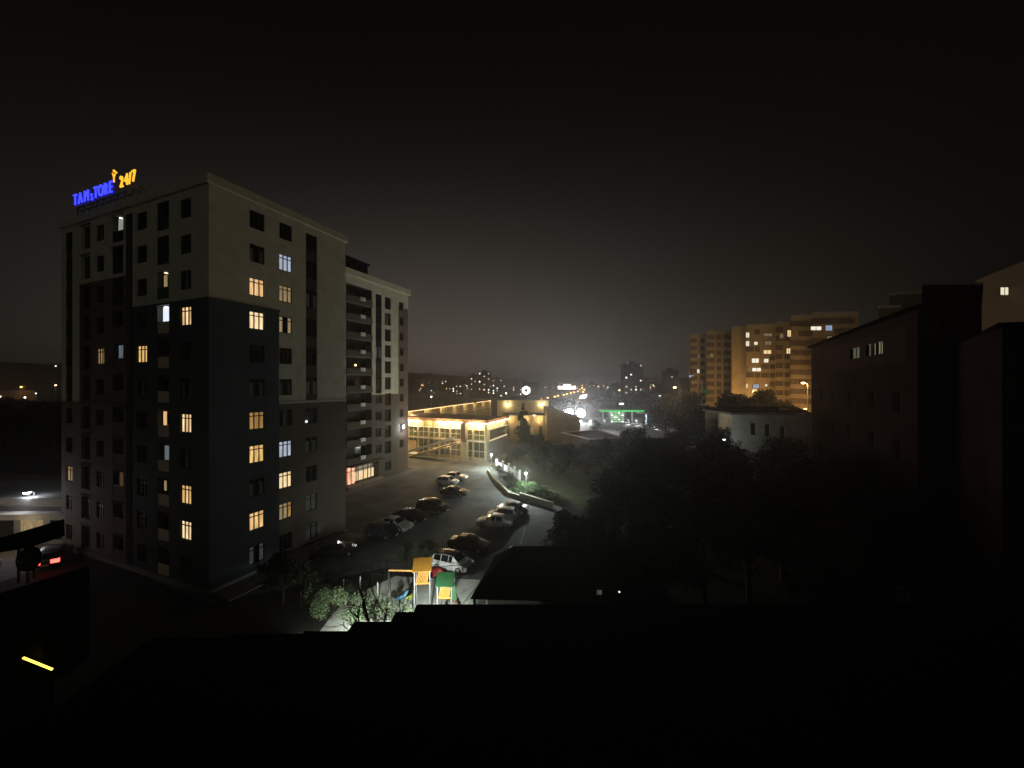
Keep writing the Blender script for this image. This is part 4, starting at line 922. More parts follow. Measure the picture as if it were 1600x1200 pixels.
# small wall lamp on the dark embankment
ww = thing('retaining_wall', 'plain dark wall with one small white lamp behind the lawn trees', 'wall', (-1.5, 96, 0))
m = MB(); m.box(0, 15, 0, .4, 0, 2.4, mat('dark_plain_render', (.07, .065, .06), .95, .3, .5)); m.build('wall', ww)  # plain dark tone with random mottling
m = MB(); m.lathe([(0, -.12), (.14, 0), (0, .14)], glow('small_white', (.9, .95, 1), 9), 10); m.build('lamp_head', ww, (XZ(839.5, 95.6) + 1.5, -.3, ZH(682, 95.6)))
lamp('POINT', (XZ(839.5, 95.6) + 1.5, -.8, ZH(682, 95.6)), 60, (.9, .95, 1), ww, .1)

# ================================================================== floodlights + white wall
fm = thing('floodlight_mast', 'mast with two blinding white floodlights in front of the petrol station', 'floodlight', (24.6, 150, 0))
m = MB(); m.tube([(0, 0, 0), (0, 0, 6.4)], .12, steel, 8); m.bar((-2.2, 0, 6.2), (2.2, 0, 6.2), .12, steel); m.build('mast', fm)
for s in (-1, 1):
    m = MB(); m.lathe([(0, .1), (1.7, .1), (1.7, -.1), (0, -.1)], blackp, 16); m.lathe([(0, .45), (1.0, .4), (1.6, .12)], glow('flood_blinding', (.90, .95, 1), 60), 16); o = m.build('floodlight', fm, (s * 2.3, 0, 6.2)); o.rotation_euler = (math.radians(90), 0, 0)
    l = lamp('SPOT', (s * 2.3, -.6, 6.2), 32000, (.88, .94, 1), fm, .5, spot_size=math.radians(130), spot_blend=.8); l.rotation_euler = Vector((-.05, -1, -.28)).to_track_quat('-Z', 'Y').to_euler()
fw = thing('boundary_wall', 'white panelled boundary wall with three round lamps under the floodlights', 'wall', (20.3, 140, 0))
for k in range(4):
    m = MB(); m.box(k * 2.3 + .05, k * 2.3 + 2.1, 0, .25, 0, 3.3, whitep); m.build('wall_panel', fw)
m = MB(); m.box(-.2, 9.6, -.1, .3, 0, .35, concrete); m.build('base', fw)
for px in (895, 907.5, 922.5):
    m = MB(); m.lathe([(0, -.4), (.3, -.28), (.4, 0), (.3, .28), (0, .4)], glow('round_white', (.93, .97, 1), 14), 12); o = m.build('wall_lamp', fw, (XZ(px, 139) - 20.3, -.8, ZH(658.5, 139))); lamp('POINT', (XZ(px, 139) - 20.3, -1.4, ZH(658.5, 139)), 160, (.9, .96, 1), fw, .3)

# ================================================================== petrol station
ps = thing('petrol_station', 'petrol station with a glowing green canopy edge and bright shop', 'petrol station', (48, 172, 0))
gm = glow('green_neon', (.005, .8, .13), 1.6)
m = MB(); m.box(-9.4, 9.6, -4, 6, 5.3, 6.0, whitep); m.build('canopy', ps)
m = MB(); m.box(-9.5, 9.7, -4.12, -4.003, 5.55, 5.85, gm); m.box(9.603, 9.7, -4, 6, 5.55, 5.85, gm); m.build('neon_edge', ps)
for x in (-7.5, -1, 5.5): m = MB(); m.box(x - .25, x + .25, -1, -.5, 0, 5.3, whitep); m.build('column', ps)
for x in (-6, 0, 6): m = MB(); m.box(x - .4, x + .4, -.05, .4, 5.25, 5.299, glow('canopy_lamp', (.85, 1, .9), 10)); m.build('canopy_lamp', ps); lamp('POINT', (x, 0, 5.0), 380, (.85, 1, .92), ps, .3)
for i, (px0, px1) in enumerate(((955, 958), (959, 965), (966, 969), (970, 975))):
    for j in range(5):
        m = MB(); m.box(XZ(px0, 169) - 48, XZ(px1, 169) - 48, -2.9, -2.8, .6 + j * .95, 1.25 + j * .95, glow('station_shelf_a', (.55, 1, .5), .6) if (i + j) % 3 else glow('station_shelf_b', (.85, 1, .9), 1.4)); m.build('display', ps)
m = MB(); m.box(-3.9, 2.3, -2.7, 5, 0, 5.29, concrete); m.build('shop', ps)
for x in (-7, 3.4, 7):
    m = MB(); m.box(x - .5, x + .5, -2, -1.3, 0, 1.8, whitep); m.box(x - .3, x + .3, -2.03, -2.001, .9, 1.6, glow('pump_screen', (.6, .8, 1), 1.5)); m.build('fuel_pump', ps)
m = MB(); m.box(9.8, 10.3, -6, -5.4, 0, 4.6, glow('blue_column', (.75, .88, 1), 1.4)); m.box(6.6, 13.6, -7, -3, 4.7, 5.2, mat('pale_blue_canopy', (.5, .56, .62), .6, .1, 1)); m.build('entrance_canopy', ps)
lamp('POINT', (10, -7, 3), 900, (.8, .9, 1), ps, .3)
sg = thing('lit_sign', 'small white lit sign floating on a pole above the green canopy', 'sign', tuple(P(971, 660, 150).xy.to_3d()))
m = MB(); m.tube([(0, 0, 0), (0, 0, 9.4)], .07, blackp, 6); m.build('pole', sg); m = MB(); m.box(-.9, .9, -.1, .1, 9.4, 10.1, glow('white_sign', (.95, 1, .9), 1.6)); m.build('sign_panel', sg)
for i, (px, py, c) in enumerate(((979, 662, plg), (990, 664, pw), (1014, 669, psil))):
    p = G(px, py); car('hatch' if i % 2 else 'sedan', p, -1.7 + .3 * i, c, ('silver car under the edge of the petrol station canopy', 'white car with headlights on leaving the petrol station', 'pale car with headlights on at the entrance canopy')[i], lights=600, group='cars at the petrol station')

# ================================================================== street lamps and highway
OR = (1.0, .44, .12)
p = P(1055, 606, 95); street_lamp((p.x + 1.3, 95), p.z - .1, 1600, (1, .58, .24), 'tall orange street lamp in front of the far end of the panel block', (-1, 0), 25, size=.34)
p = P(1032, 619, 100); street_lamp((p.x + 1.2, 100), p.z - .1, 60, (.8, .9, 1), 'dim white street lamp next to a taller orange one', (-1, 0), 2.0, size=.26)
p = P(1252, 599, 72); street_lamp((p.x + 1.2, 72), p.z - .1, 2600, (1, .56, .2), 'orange street lamp rising behind the white house', (-.6, 0), 30, size=.3)
p = P(1318, 525, 88); street_lamp((p.x, 88, 18), p.z - 18, 150, (1, .95, .85), 'small white lamp glinting above the brick house roof', (0, 0), 12, size=.2)
for i, (px, py) in enumerate(((846, 624), (856, 621.7), (867, 620), (872, 618.4), (881, 617), (886, 615.7), (892, 614), (897, 613), (903, 611.5), (911, 612.5), (909.5, 606), (913, 609))):
    Y = min(430, 4500 / (py - 600)); p = P(px, py, Y)
    street_lamp((p.x, Y), max(6, p.z), 420, OR, 'orange lamp in the curving row along the distant highway', (0, 0), 9, 'orange highway lamps', size=.6 * Y / 250)
for i, (px, py, Y, c, e, lab) in enumerate(((968, 610, 260, (1, .7, .4), 20, 'lone warm lamp in the dark stretch left of the far tower'), (791, 615, 240, (1, .85, .55), 20, 'lone warm lamp above the roof of the bright upper hall'), (674, 620.5, 230, (.85, .88, 1), 22, 'lone cold white lamp above the colonnade'), (854, 636, 160, (1, .8, .5), 12, 'small yellow lamp at the edge of the tan hall'))):
    p = P(px, py, Y); street_lamp((p.x, Y), p.z, 700, c, lab, (0, 0), e, size=.4 * Y / 230)
hs = thing('lit_sign', 'bright white hexagonal ring sign on a mast above the cypress', 'sign', (XZ(822, 150), 150, 0))
m = MB(); m.tube([(0, 0, 0), (0, 0, 13.8)], .16, blackp, 8); m.build('mast', hs)
m = MB(); wl = glow('ring_white', (1, .97, 1), 4.5)
for k in range(6):
    a0 = math.pi / 6 + k * math.pi / 3; a1 = a0 + math.pi / 3; r0, r1 = 1.75, .75
    m.face([(r0 * math.cos(a0), -.15, r0 * math.sin(a0)), (r0 * math.cos(a1), -.15, r0 * math.sin(a1)), (r1 * math.cos(a1), -.15, r1 * math.sin(a1)), (r1 * math.cos(a0), -.15, r1 * math.sin(a0))], wl)
m.lathe([(0, 0)] * 2, blackp, 3); m.build('ring', hs, (0, 0, ZH(610, 150))); m = MB(); m.box(-1.6, 1.6, -.1, .1, -1.4, 1.4, blackp); m.build('sign_case', hs, (0, 0, ZH(610, 150)))
cs = thing('lit_sign', 'wide blurred white and yellow rooftop sign above the highway lamps', 'sign', (XZ(885, 420), 420, 0))
m = MB(); m.box(-8, -7.6, -.2, .2, 0, ZH(607, 420), blackp); m.box(7.6, 8, -.2, .2, 0, ZH(607, 420), blackp); m.build('mast', cs)
m = MB(); m.box(-9, 10, -.3, .3, ZH(608, 420), ZH(603.5, 420), glow('sign_white_far', (1, .93, .85), 5)); m.box(-3.5, 4.5, -.3, .3, ZH(603.4, 420), ZH(600.5, 420), glow('sign_yellow_far', (1, .85, .5), 4)); m.build('sign_panel', cs)
cs = thing('lit_sign', 'big slanted white and pink lit panel at the end of the highway lamps', 'sign', (XZ(911, 380), 380, 0))
m = MB(); m.box(-.3, .3, -.2, .2, 0, ZH(622, 380), blackp); m.build('mast', cs); m = MB(); m.hexa([(-4, -.2, ZH(623, 380)), (2.6, -.2, ZH(622, 380)), (2.6, .2, ZH(622, 380)), (-4, .2, ZH(623, 380)), (-2.4, -.2, ZH(618, 380)), (4, -.2, ZH(616, 380)), (4, .2, ZH(616, 380)), (-2.4, .2, ZH(618, 380))], glow('sign_pink_far', (1, .8, .72), 6)); m.build('sign_panel', cs)
for i in range(14):
    Y = 200 + i * 14 + rt.uniform(-5, 5); f = (Y - 130) / 330; px = 840 + 66 * min(1, f * 1.3) + rt.uniform(-4, 6)
    c = thing('distant_car', 'far car with its lights on along the orange highway', 'car', (XZ(px, Y), Y, 0), 0, 'far cars on the highway')
    m = MB(); m.box(-.9, .9, -2.2, 2.2, .3, .9, pg); m.hexa([(-.8, -1.2, .9), (.8, -1.2, .9), (.8, 1.4, .9), (-.8, 1.4, .9), (-.65, -.7, 1.45), (.65, -.7, 1.45), (.65, 1, 1.45), (-.65, 1, 1.45)], glass); m.build('body', c)
    m = MB(); m.box(-.8, -.4, -2.25, -2.201, .5, .75, glow('far_head', (1, .85, .6), 12) if i % 3 else glow('far_tail', (1, .15, .08), 8)); m.box(.4, .8, -2.25, -2.201, .5, .75, glow('far_head', (1, .85, .6), 12) if i % 3 else glow('far_tail', (1, .15, .08), 8)); m.build('headlight', c)
# flag poles
fp = thing('flagpoles', 'pair of tall pale poles with a small green flag before the panel block', 'flagpole', (XZ(1099.5, 105), 105, 0))
for x in (-.5, .5):
    m = MB(); m.tube([(x, 0, 0), (x, 0, 12 if x > 0 else 19)], [.12, .06], whitep, 8); m.build('pole', fp)
m = MB(); m.hexa([(-.45, -.02, 15.5), (1.8, .3, 14.4), (1.8, .33, 14.4), (-.45, .02, 15.5), (-.45, -.02, 16.9), (1.9, .3, 15.2), (1.9, .33, 15.2), (-.45, .02, 16.9)], mat('green_flag', (.02, .2, .1), .9, .1, 2)); m.build('flag', fp)
lamp('SPOT', (0, -3, .5), 1500, (.9, 1, .95), fp, .2, spot_size=math.radians(40)).rotation_euler = Vector((0, 3, 12)).to_track_quat('-Z', 'Y').to_euler()
# lit cars at the roadside near the white house
for px, py, hd, c, lab in ((1092, 690, -2.2, pw, 'car with blazing headlights coming out between the trees'), (1128, 690, -1.0, psil, 'silver car parked beside the white house')):
    Y = 80 if px < 1100 else 84; car('sedan', (XZ(px, Y), Y), hd, c, lab, lights=1500 if px < 1100 else False, group='cars by the white house').location.z = ZH(py, Y) + .3
m = MB(); m.hexa([(XZ(1060, 70), 70, 0), (XZ(1190, 70), 70, 0), (XZ(1200, 92), 92, 0), (XZ(1060, 92), 92, 0), (XZ(1060, 70), 70, 5.4), (XZ(1190, 70), 70, 5.4), (XZ(1200, 92), 92, 5.6), (XZ(1060, 92), 92, 5.6)], paving); tag(m.build('raised_ground'), kind='structure')
for px, py, Y, w, h, lab in ((1075, 652, 120, 5, 2.4, 'low pale house with a sloping roof, left of the flagpoles'), (1094, 648, 128, 4, 2.2, 'small pale house roof peeping over the trees, next to the flagpoles'), (1068, 664, 112, 3.6, 1.6, 'tiny beige hut lit by the tall orange lamp')):
    x = XZ(px, Y); z = ZH(py, Y); t = thing('small_house', lab, 'house', (x, Y, 0)); m = MB(); m.box(-w / 2, w / 2, 0, 5, 0, z, tan); m.build('wall', t)
    m = MB(); m.hexa([(-w / 2 - .3, -.4, z), (w / 2 + .3, -.4, z), (w / 2 + .3, 5.3, z), (-w / 2 - .3, 5.3, z), (-w / 2 - .3, 2.2, z + 1), (w / 2 + .3, 2.2, z + 1), (w / 2 + .3, 2.6, z + 1), (-w / 2 - .3, 2.6, z + 1)], concrete); m.build('roof', t)

# ================================================================== panel apartment block (orange lit)
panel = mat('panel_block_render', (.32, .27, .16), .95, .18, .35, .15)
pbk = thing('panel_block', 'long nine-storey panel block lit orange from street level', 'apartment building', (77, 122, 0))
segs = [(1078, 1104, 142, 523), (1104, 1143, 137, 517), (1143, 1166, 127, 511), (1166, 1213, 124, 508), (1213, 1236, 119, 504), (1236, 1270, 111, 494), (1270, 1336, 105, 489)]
pane2 = mat('panel_render_dimmed', (.062, .046, .026), .95, .2, .3, .1)  # darker copy of the panel render; the weak light is in the colour
def seg(o0, px0, px1, Y, ytop, base=0.0, mt=None, nm='wall'):
    x0, x1 = XZ(px0, Y), XZ(px1, Y); zt = ZH(ytop, Y); m = MB(); m.hexa([(x0, Y, base), (x1, Y - 1.0, base), (x1 + 9, Y + 12, base), (x0 + 12 * x0 / Y + .5, Y + 12, base), (x0, Y, zt), (x1, Y - 1.0, zt), (x1 + 9, Y + 12, zt), (x0 + 12 * x0 / Y + .5, Y + 12, zt)], mt or panel)
    for v in range(len(m.v)): m.v[v] = tuple(Vector(m.v[v]) - Vector(o0.location))
    m.build(nm, o0)
    m = MB(); q = Vector(o0.location); m.bar(Vector((x0, Y - .05, zt)) - q, Vector((x1, Y - 1.05, zt)) - q, .3, concrete, .5); m.build('parapet', o0)
for s_ in segs: seg(pbk, *s_)
wml = {}
def fw_(o0, px, py, Y, w, h, mt, nm='window', dy=None):
    key = (w, h, mt.name)
    if key not in wml:
        m = MB(); m.box(-w / 2 - .1, w / 2 + .1, -.02, .1, -h / 2 - .1, h / 2 + .1, frame); m.box(-w / 2, w / 2, -.05, -.021, -h / 2, h / 2, mt); m.box(-.04, .04, -.07, -.051, -h / 2, h / 2, frame); wml[key] = m.mesh('window')
    return link(nm, wml[key], o0, tuple(P(px, py, Y) - Vector(o0.location)))
W1 = glow('far_window_white', (1, .92, .70), 1.0, .2); W2_ = glow('far_window_warm', (1, .72, .36), .9, .2); W3 = glow('far_window_blue', (.55, .7, 1), .5, .2); W4 = glow('far_window_dim', (1, .75, .4), .16, .3)
pdark = mat('far_dark_window', (.11, .085, .06), .3, .2, 1)
lit = [(1168, 523.5, 1.0, 1.6, W1), (1168, 537, 1.0, 1.6, W1), (1181, 536.5, 1.0, 1.0, W1), (1200, 523, 2.6, 1.0, W4), (1200, 536, 2, 1.2, W4), (1199, 550, 2.4, 1.2, W2_), (1180, 563.5, 2.2, 1.4, W1), (1197, 563.5, 1.4, 1.2, W1), (1182, 577.5, 2.8, 1.1, W1), (1168, 577, .7, 1.4, W4), (1167, 603, .7, 1.4, W2_), (1181, 603.5, 1.8, 1.3, W3), (1197, 602, .7, .7, W1), (1179, 609.5, 1.4, .8, W2_)]
def litat(o0, L):
    for px, py, w, h, mt in L:
        Y = next((s[2] - 1.0 * (px - s[0]) / (s[1] - s[0]) for s in segs if s[0] <= px < s[1]), 124) - .12
        fw_(o0, px, py, Y, w, h, mt)
litat(pbk, lit)
litat(pbk, [(1233, 521, 1.0, 2, W2_), (1232, 548.5, 1.2, 1.6, W2_), (1221, 525, 1, 1.4, W4), (1275, 513, 2.8, 1.0, W1), (1295, 512.5, 1.7, 1.4, W3), (1296, 529, 1.3, 1.3, W4), (1112, 555.5, 1, 1.4, W4), (1091, 580, .8, 1.4, W1), (1083, 558, 1, .9, W4), (1092, 557, .6, 1.4, W4), (1080, 588, 1.6, .8, W3), (1083, 598, .8, 1.2, W4)])
taken = [(l[0], l[1]) for l in lit]
for s_ in segs:
    n = max(2, int((s_[1] - s_[0]) / 11))
    for r_ in range(9):
        for c_ in range(n):
            px = s_[0] + (c_ + .5) * (s_[1] - s_[0]) / n; Y = s_[2] - 1.0 * (c_ + .5) / n - .1
            z = ZH(s_[3], Y) - 2.2 - r_ * 2.78; py = 600 - (z - EYE) / Y * 600
            if s_[0] == 1143 or any(abs(px - a_) < 9 and abs(py - b_) < 7 for a_, b_ in taken + [(1233, 521), (1275, 513), (1295, 512.5), (1296, 529), (1232, 548)]): continue
            fw_(pbk, px, py, Y, 1.3 if c_ % 2 else 2.2, 1.3, pdark)
# orange lamps washing its foot (behind trees)
OR2 = (1.0, .53, .18)
for px, py, Y, pw_ in ((1158, 625, 116, 4600), (1290, 630, 94, 3000), (1175, 612, 114, 900), (1256, 640, 98, 3600)):
    p = P(px, py, Y); street_lamp((p.x, Y), p.z, pw_, OR2, 'orange lamp washing the foot of the long panel block', (.4, 0), 10, 'orange lamps at the panel block', size=.2)
# right beige blocks
bb = thing('panel_block', 'small pale block top showing between the brick house and the sky', 'apartment building', (84, 85, 0))
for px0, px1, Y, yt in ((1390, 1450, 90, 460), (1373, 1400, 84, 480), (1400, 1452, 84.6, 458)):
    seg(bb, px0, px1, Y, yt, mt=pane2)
m = MB(); p = P(1421, 484, 84.4) - Vector(bb.location); m.box(p.x - .5, p.x + .5, -1.6, -1.2, p.z - .6, p.z + .6, pdark); m.build('window', bb)
b3 = thing('panel_block', 'big pale block at the edge of view with one lit window', 'apartment building', (85, 62, 0))
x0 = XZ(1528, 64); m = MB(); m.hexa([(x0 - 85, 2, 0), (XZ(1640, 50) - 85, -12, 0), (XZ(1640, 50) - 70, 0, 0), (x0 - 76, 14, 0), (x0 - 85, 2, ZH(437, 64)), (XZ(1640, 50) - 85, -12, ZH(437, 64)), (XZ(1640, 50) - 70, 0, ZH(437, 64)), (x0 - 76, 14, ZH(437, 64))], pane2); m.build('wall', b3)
o = fw_(b3, 1569, 455, 57.0, 1.1, 1.1, glow('far_window_cream', (1, .9, .65), .9))
# ================================================================== white house
wh = thing('white_house', 'long white plastered house with three dark windows behind the trees', 'house', (34.2, 60, 0))
xa, xb = XZ(1143, 60) - 34.2, XZ(1285, 58) - 34.2; zt = ZH(648, 60)
HW = [(XZ(px, 60) - 34.2 - .42, XZ(px, 60) - 34.2 + .42, ZH(yy + 10, 60), ZH(yy - 9, 60)) for px, yy in ((1177, 670), (1199, 672), (1223, 675))]
m = MB(); wm = mat('old_white_plaster', (.80, .82, .74), .95, .25, .7, .2)
A = sorted([xa, xb] + [v for h in HW for v in h[:2]])
for i in range(len(A) - 1):
    c = (A[i] + A[i + 1]) / 2; hh = [h for h in HW if h[0] < c < h[1]]
    for z0, z1 in ([(0, hh[0][2]), (hh[0][3], zt)] if hh else [(0, zt)]): m.face([(A[i], 0, z0), (A[i + 1], 0, z0), (A[i + 1], 0, z1), (A[i], 0, z1)], wm)
for h in HW:
    for a_, b_, c_, d_ in ((h[0], h[2], h[1], h[2]), (h[0], h[3], h[1], h[3]), (h[0], h[2], h[0], h[3]), (h[1], h[2], h[1], h[3])): m.face([(a_, 0, b_), (c_, 0, d_), (c_, .3, d_), (a_, .3, b_)], wm)
m.face([(xa, 0, 0), (xa + 2, 8, 0), (xa + 2, 8, zt), (xa, 0, zt)], wm); m.face([(xa, 8.2, 0), (xb, 8.2, 0), (xb, 8.2, zt), (xa, 8.2, zt)], wm); m.build('wall', wh)
for h in HW:
    m = MB(); m.box(h[0], h[1], .2, .28, h[2], h[3], frame); m.box(h[0] + .08, h[1] - .08, .17, .199, h[2] + .08, h[3] - .08, glass); m.build('window', wh)
m = MB(); m.box(xa - .3, xb, -.4, 8.6, zt + .003, zt + .28, concrete); m.hexa([(xa, 0, zt + .28), (xb, 0, zt + .28), (xb, 8.4, zt + .28), (xa, 8.4, zt + .28), (xa + 1, 3, zt + 1.0), (xb, 3, zt + 1.0), (xb, 5, zt + 1.0), (xa + 1, 5, zt + 1.0)], roofdark); m.build('roof', wh)
yl = P(1131, 687, 57) - Vector(wh.location); m = MB(); m.lathe([(0, -.16), (.16, -.08), (.18, .06), (0, .16)], glow('yard_white', (.93, 1, .97), 9), 10); m.build('yard_lamp', wh, tuple(yl)); lamp('POINT', tuple(yl + Vector((.6, -1.5, .3))), 110, (.95, 1, .92), wh, .2)
m = MB(); m.tube([(yl.x, yl.y + .1, -2), (yl.x, yl.y + .1, yl.z)], .05, blackp, 6); m.build('lamp_post', wh)
for px in (1225, 1232):
    m = MB(); m.box(-.3, .3, 0, .4, 0, .6, whitep); m.build('roof_vent', wh, (XZ(px, 61) - 34.2, 1.2, zt + .3))
place_tree(T1, (36.5, 71, 0), 1.32, 1, 'big dark tree on the slope between the white house and the panel block')
place_tree(T2, (44, 76, 0), 1.72, 2, 'dark crown against the orange glow, close to the orange lamp post', zs=.98)
place_tree(T3, (43, 92, 0), 1.35, 3, 'dark tree in front of the far left end of the panel block')
place_tree(T1, (52, 88, 0), 1.5, 4, 'dark tree before the brightest orange patch of the panel block')
place_tree(T2, (62, 96, 0), 1.75, 5, 'dark tree at the foot of the lit panel block windows')
place_tree(T3, (40, 100, 0), 1.3, 6, 'dark tree behind the flagpoles')
place_tree(T2, (57, 80, 0), 1.5, 7, 'dark tree squeezed between the white house and the brick house')

# ================================================================== brick house on the right
bh = thing('brick_house', 'large unlit dark red brick house with three small lit attic windows', 'house', (0, 0, 0))
dv = Vector((-.46, -.887, 0)); n_ = Vector((-.887, .46, 0)); C0 = Vector((40.3, 51.7, 0)); T = lambda t, d=0: C0 + dv * t - n_ * d
def bface(a_, b_, z0, z1, mt, m): m.face([a_ + Vector((0, 0, z0)), b_ + Vector((0, 0, z0)), b_ + Vector((0, 0, z1)), a_ + Vector((0, 0, z1))], mt)
zb_ = 22.5
m = MB(); att = mat('attic_pinkish_wall', (.036, .021, .019), 1, .15, 1, spec=0)  # attic band: its lit look is put into a paler, pinkish wall colour
def bt(px): a_ = (px - 800) / 600; return (40.3 - a_ * 51.7) / (.46 - a_ * .887)
tw = [(bt(px0), bt(px1), 19.9 , 20.9) for px0, px1 in ((1328, 1343), (1353, 1362), (1367, 1379))]
tb = bt(1292), bt(1415)
holes = tw
A = sorted(set([0, 30, tb[0], tb[1]] + [v for h in tw for v in h[:2]])); Z = [0, 19.0, 19.9, 20.9, 21.6, zb_]
for i in range(len(A) - 1):
    for j in range(len(Z) - 1):
        ca = (A[i] + A[i + 1]) / 2; cz = (Z[j] + Z[j + 1]) / 2
        if any(h[0] < ca < h[1] and h[2] < cz < h[3] for h in tw): continue
        bface(T(A[i]), T(A[i + 1]), Z[j], Z[j + 1], att if tb[0] < ca < tb[1] and 19.0 < cz < 21.6 else brick, m)
bface(T(0), T(0, 14), 0, zb_, brick, m); bface(T(0, 14), T(30, 1.3), 0, zb_, brick, m); m.build('wall', bh)
for i, h in enumerate(tw):
    m = MB(); a_, b_ = T(h[0], .25), T(h[1], .25); bface(a_, b_, h[2], h[3], glow('attic_glow', (.9, .85, .5), .22, .6) if i else glow('attic_glow_dim', (.8, .85, .5), .1, .8), m)
    f_ = T(h[0], .15); g_ = T(h[1], .15); m.bar(f_ + Vector((0, 0, h[2])), g_ + Vector((0, 0, h[2])), .08, frame); m.bar(f_ + Vector((0, 0, h[3])), g_ + Vector((0, 0, h[3])), .08, frame); m.bar((f_ + g_) / 2 + Vector((0, 0, h[2])), (f_ + g_) / 2 + Vector((0, 0, h[3])), .06, frame); m.build('window', bh)
for t_ in (4.5, 9.5, 15, 21, 26):       # dark windows lower down
    for z in (5.2, 8.6, 12.0, 15.4):
        m = MB(); m.hexa([T(t_, -.03) + Vector((0, 0, z)), T(t_ + 1.3, -.03) + Vector((0, 0, z)), T(t_ + 1.3, .1) + Vector((0, 0, z)), T(t_, .1) + Vector((0, 0, z)), T(t_, -.03) + Vector((0, 0, z + 1.5)), T(t_ + 1.3, -.03) + Vector((0, 0, z + 1.5)), T(t_ + 1.3, .1) + Vector((0, 0, z + 1.5)), T(t_, .1) + Vector((0, 0, z + 1.5))], mat('dull_dark_wood', (.012, .009, .008), .95, .2, 3, spec=0))
        m.hexa([T(t_ + .1, -.05) + Vector((0, 0, z + .1)), T(t_ + 1.2, -.05) + Vector((0, 0, z + .1)), T(t_ + 1.2, -.031) + Vector((0, 0, z + .1)), T(t_ + .1, -.031) + Vector((0, 0, z + .1)), T(t_ + .1, -.05) + Vector((0, 0, z + 1.4)), T(t_ + 1.2, -.05) + Vector((0, 0, z + 1.4)), T(t_ + 1.2, -.031) + Vector((0, 0, z + 1.4)), T(t_ + .1, -.031) + Vector((0, 0, z + 1.4))], mat('matte_dark_glass', (.008, .008, .009), 1, .2, 3, spec=0)); m.build('window', bh)  # panes are matte and near black, without sheen
m = MB(); Zv = lambda z: Vector((0, 0, z))
m.face([T(-.6, -.6) + Zv(zb_ + .0), T(30, -.6) + Zv(zb_), T(30, .8) + Zv(23.0), T(5, 6) + Zv(24.8)], roofdark); m.face([T(-.6, -.6) + Zv(zb_), T(5, 6) + Zv(24.8), T(-.6, 14.6) + Zv(zb_)], roofdark)
m.face([T(5, 6) + Zv(24.8), T(30, .8) + Zv(23.0), T(30, 1.3) + Zv(zb_), T(-.6, 14.6) + Zv(zb_)], roofdark)
m.face([T(-.6, -.6) + Zv(zb_ - .15), T(30, -.6) + Zv(zb_ - .15), T(30, 0) + Zv(zb_ - .15), T(-.6, 0) + Zv(zb_ - .15)], roofdark); m.build('roof', bh)
zt2 = ZH(447, 25); bx0, bx1 = XZ(1435, 25), XZ(1531, 24.8)
bk0, bk1 = XZ(1440, 34), XZ(1534, 34)
m = MB(); m.hexa([(bx0, 24.8, 0), (bx1, 24.8, 0), (bk1, 34, 0), (bk0, 34, 0), (bx0, 24.8, zt2), (bx1, 24.8, zt2), (bk1, 34, zt2), (bk0, 34, zt2)], brick); m.build('side_wing', bh)
m = MB(); m.hexa([(bx0 - .1, 24.7, zt2 + .003), (bx1 + .1, 24.7, zt2 + .003), (bk1, 34, zt2 + .003), (bk0, 34, zt2 + .003), (bx0 - .1, 24.7, zt2 + .16), (bx1 + .1, 24.7, zt2 + .16), (bk1, 34, zt2 + .16), (bk0, 34, zt2 + .16)], concrete); m.build('coping', bh)
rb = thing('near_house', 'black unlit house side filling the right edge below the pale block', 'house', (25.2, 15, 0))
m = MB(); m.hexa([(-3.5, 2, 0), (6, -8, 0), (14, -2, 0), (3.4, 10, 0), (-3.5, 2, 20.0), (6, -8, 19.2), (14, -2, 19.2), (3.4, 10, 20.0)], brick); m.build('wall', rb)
m = MB(); m.hexa([(-3.8, 1.9, 20.01), (6, -8.4, 19.21), (14, -2, 19.21), (4, 10, 20.01), (-3.8, 1.9, 20.2), (6, -8.4, 19.4), (14, -2, 19.4), (4, 10, 20.2)], roofdark); m.build('roof', rb)

# ================================================================== distant city
hillm = mat('dark_hillside', (.03, .028, .024), 1, .4, .02)
def hill(name, pts, Y, depth):
    m = MB()
    for i in range(len(pts) - 1):
        (p0, y0), (p1, y1) = pts[i], pts[i + 1]; n = 6
        for k in range(n):
            f0, f1 = k / n, (k + 1) / n; q0 = p0 + (p1 - p0) * f0; q1 = p0 + (p1 - p0) * f1
            h0 = y0 + (y1 - y0) * f0 + noise.noise(Vector((q0 * .11, Y, 0))) * 2.5; h1 = y0 + (y1 - y0) * f1 + noise.noise(Vector((q1 * .11, Y, 0))) * 2.5
            a_, b_ = P(q0, h0, Y), P(q1, h1, Y); a0 = Vector((a_.x * .7, Y * .7, 0)); b0 = Vector((b_.x * .7, Y * .7, 0)); bk = Vector((0, depth, 0))
            m.face([a0, b0, b_, a_], hillm); m.face([a_, b_, Vector((b_.x, Y + depth, 0)), Vector((a_.x, Y + depth, 0))], hillm)
    tag(m.build(name), kind='structure')
hill('hill', [(-60, 562), (30, 567), (60, 569), (100, 568), (200, 575), (500, 582), (640, 582), (700, 586), (790, 592), (860, 598), (960, 600), (1080, 590), (1200, 585), (1400, 580), (1700, 570)], 900, 900)
farw = mat('far_building_render', (.13, .11, .095), .95, .2, .05)
fl = [glow('far_light_a', (1, .93, .8), 4.0), glow('far_light_b', (1, .8, .55), 2.2), glow('far_light_c', (.85, .92, 1), 3.0), glow('far_light_d', (1, .85, .6), 1.0)]
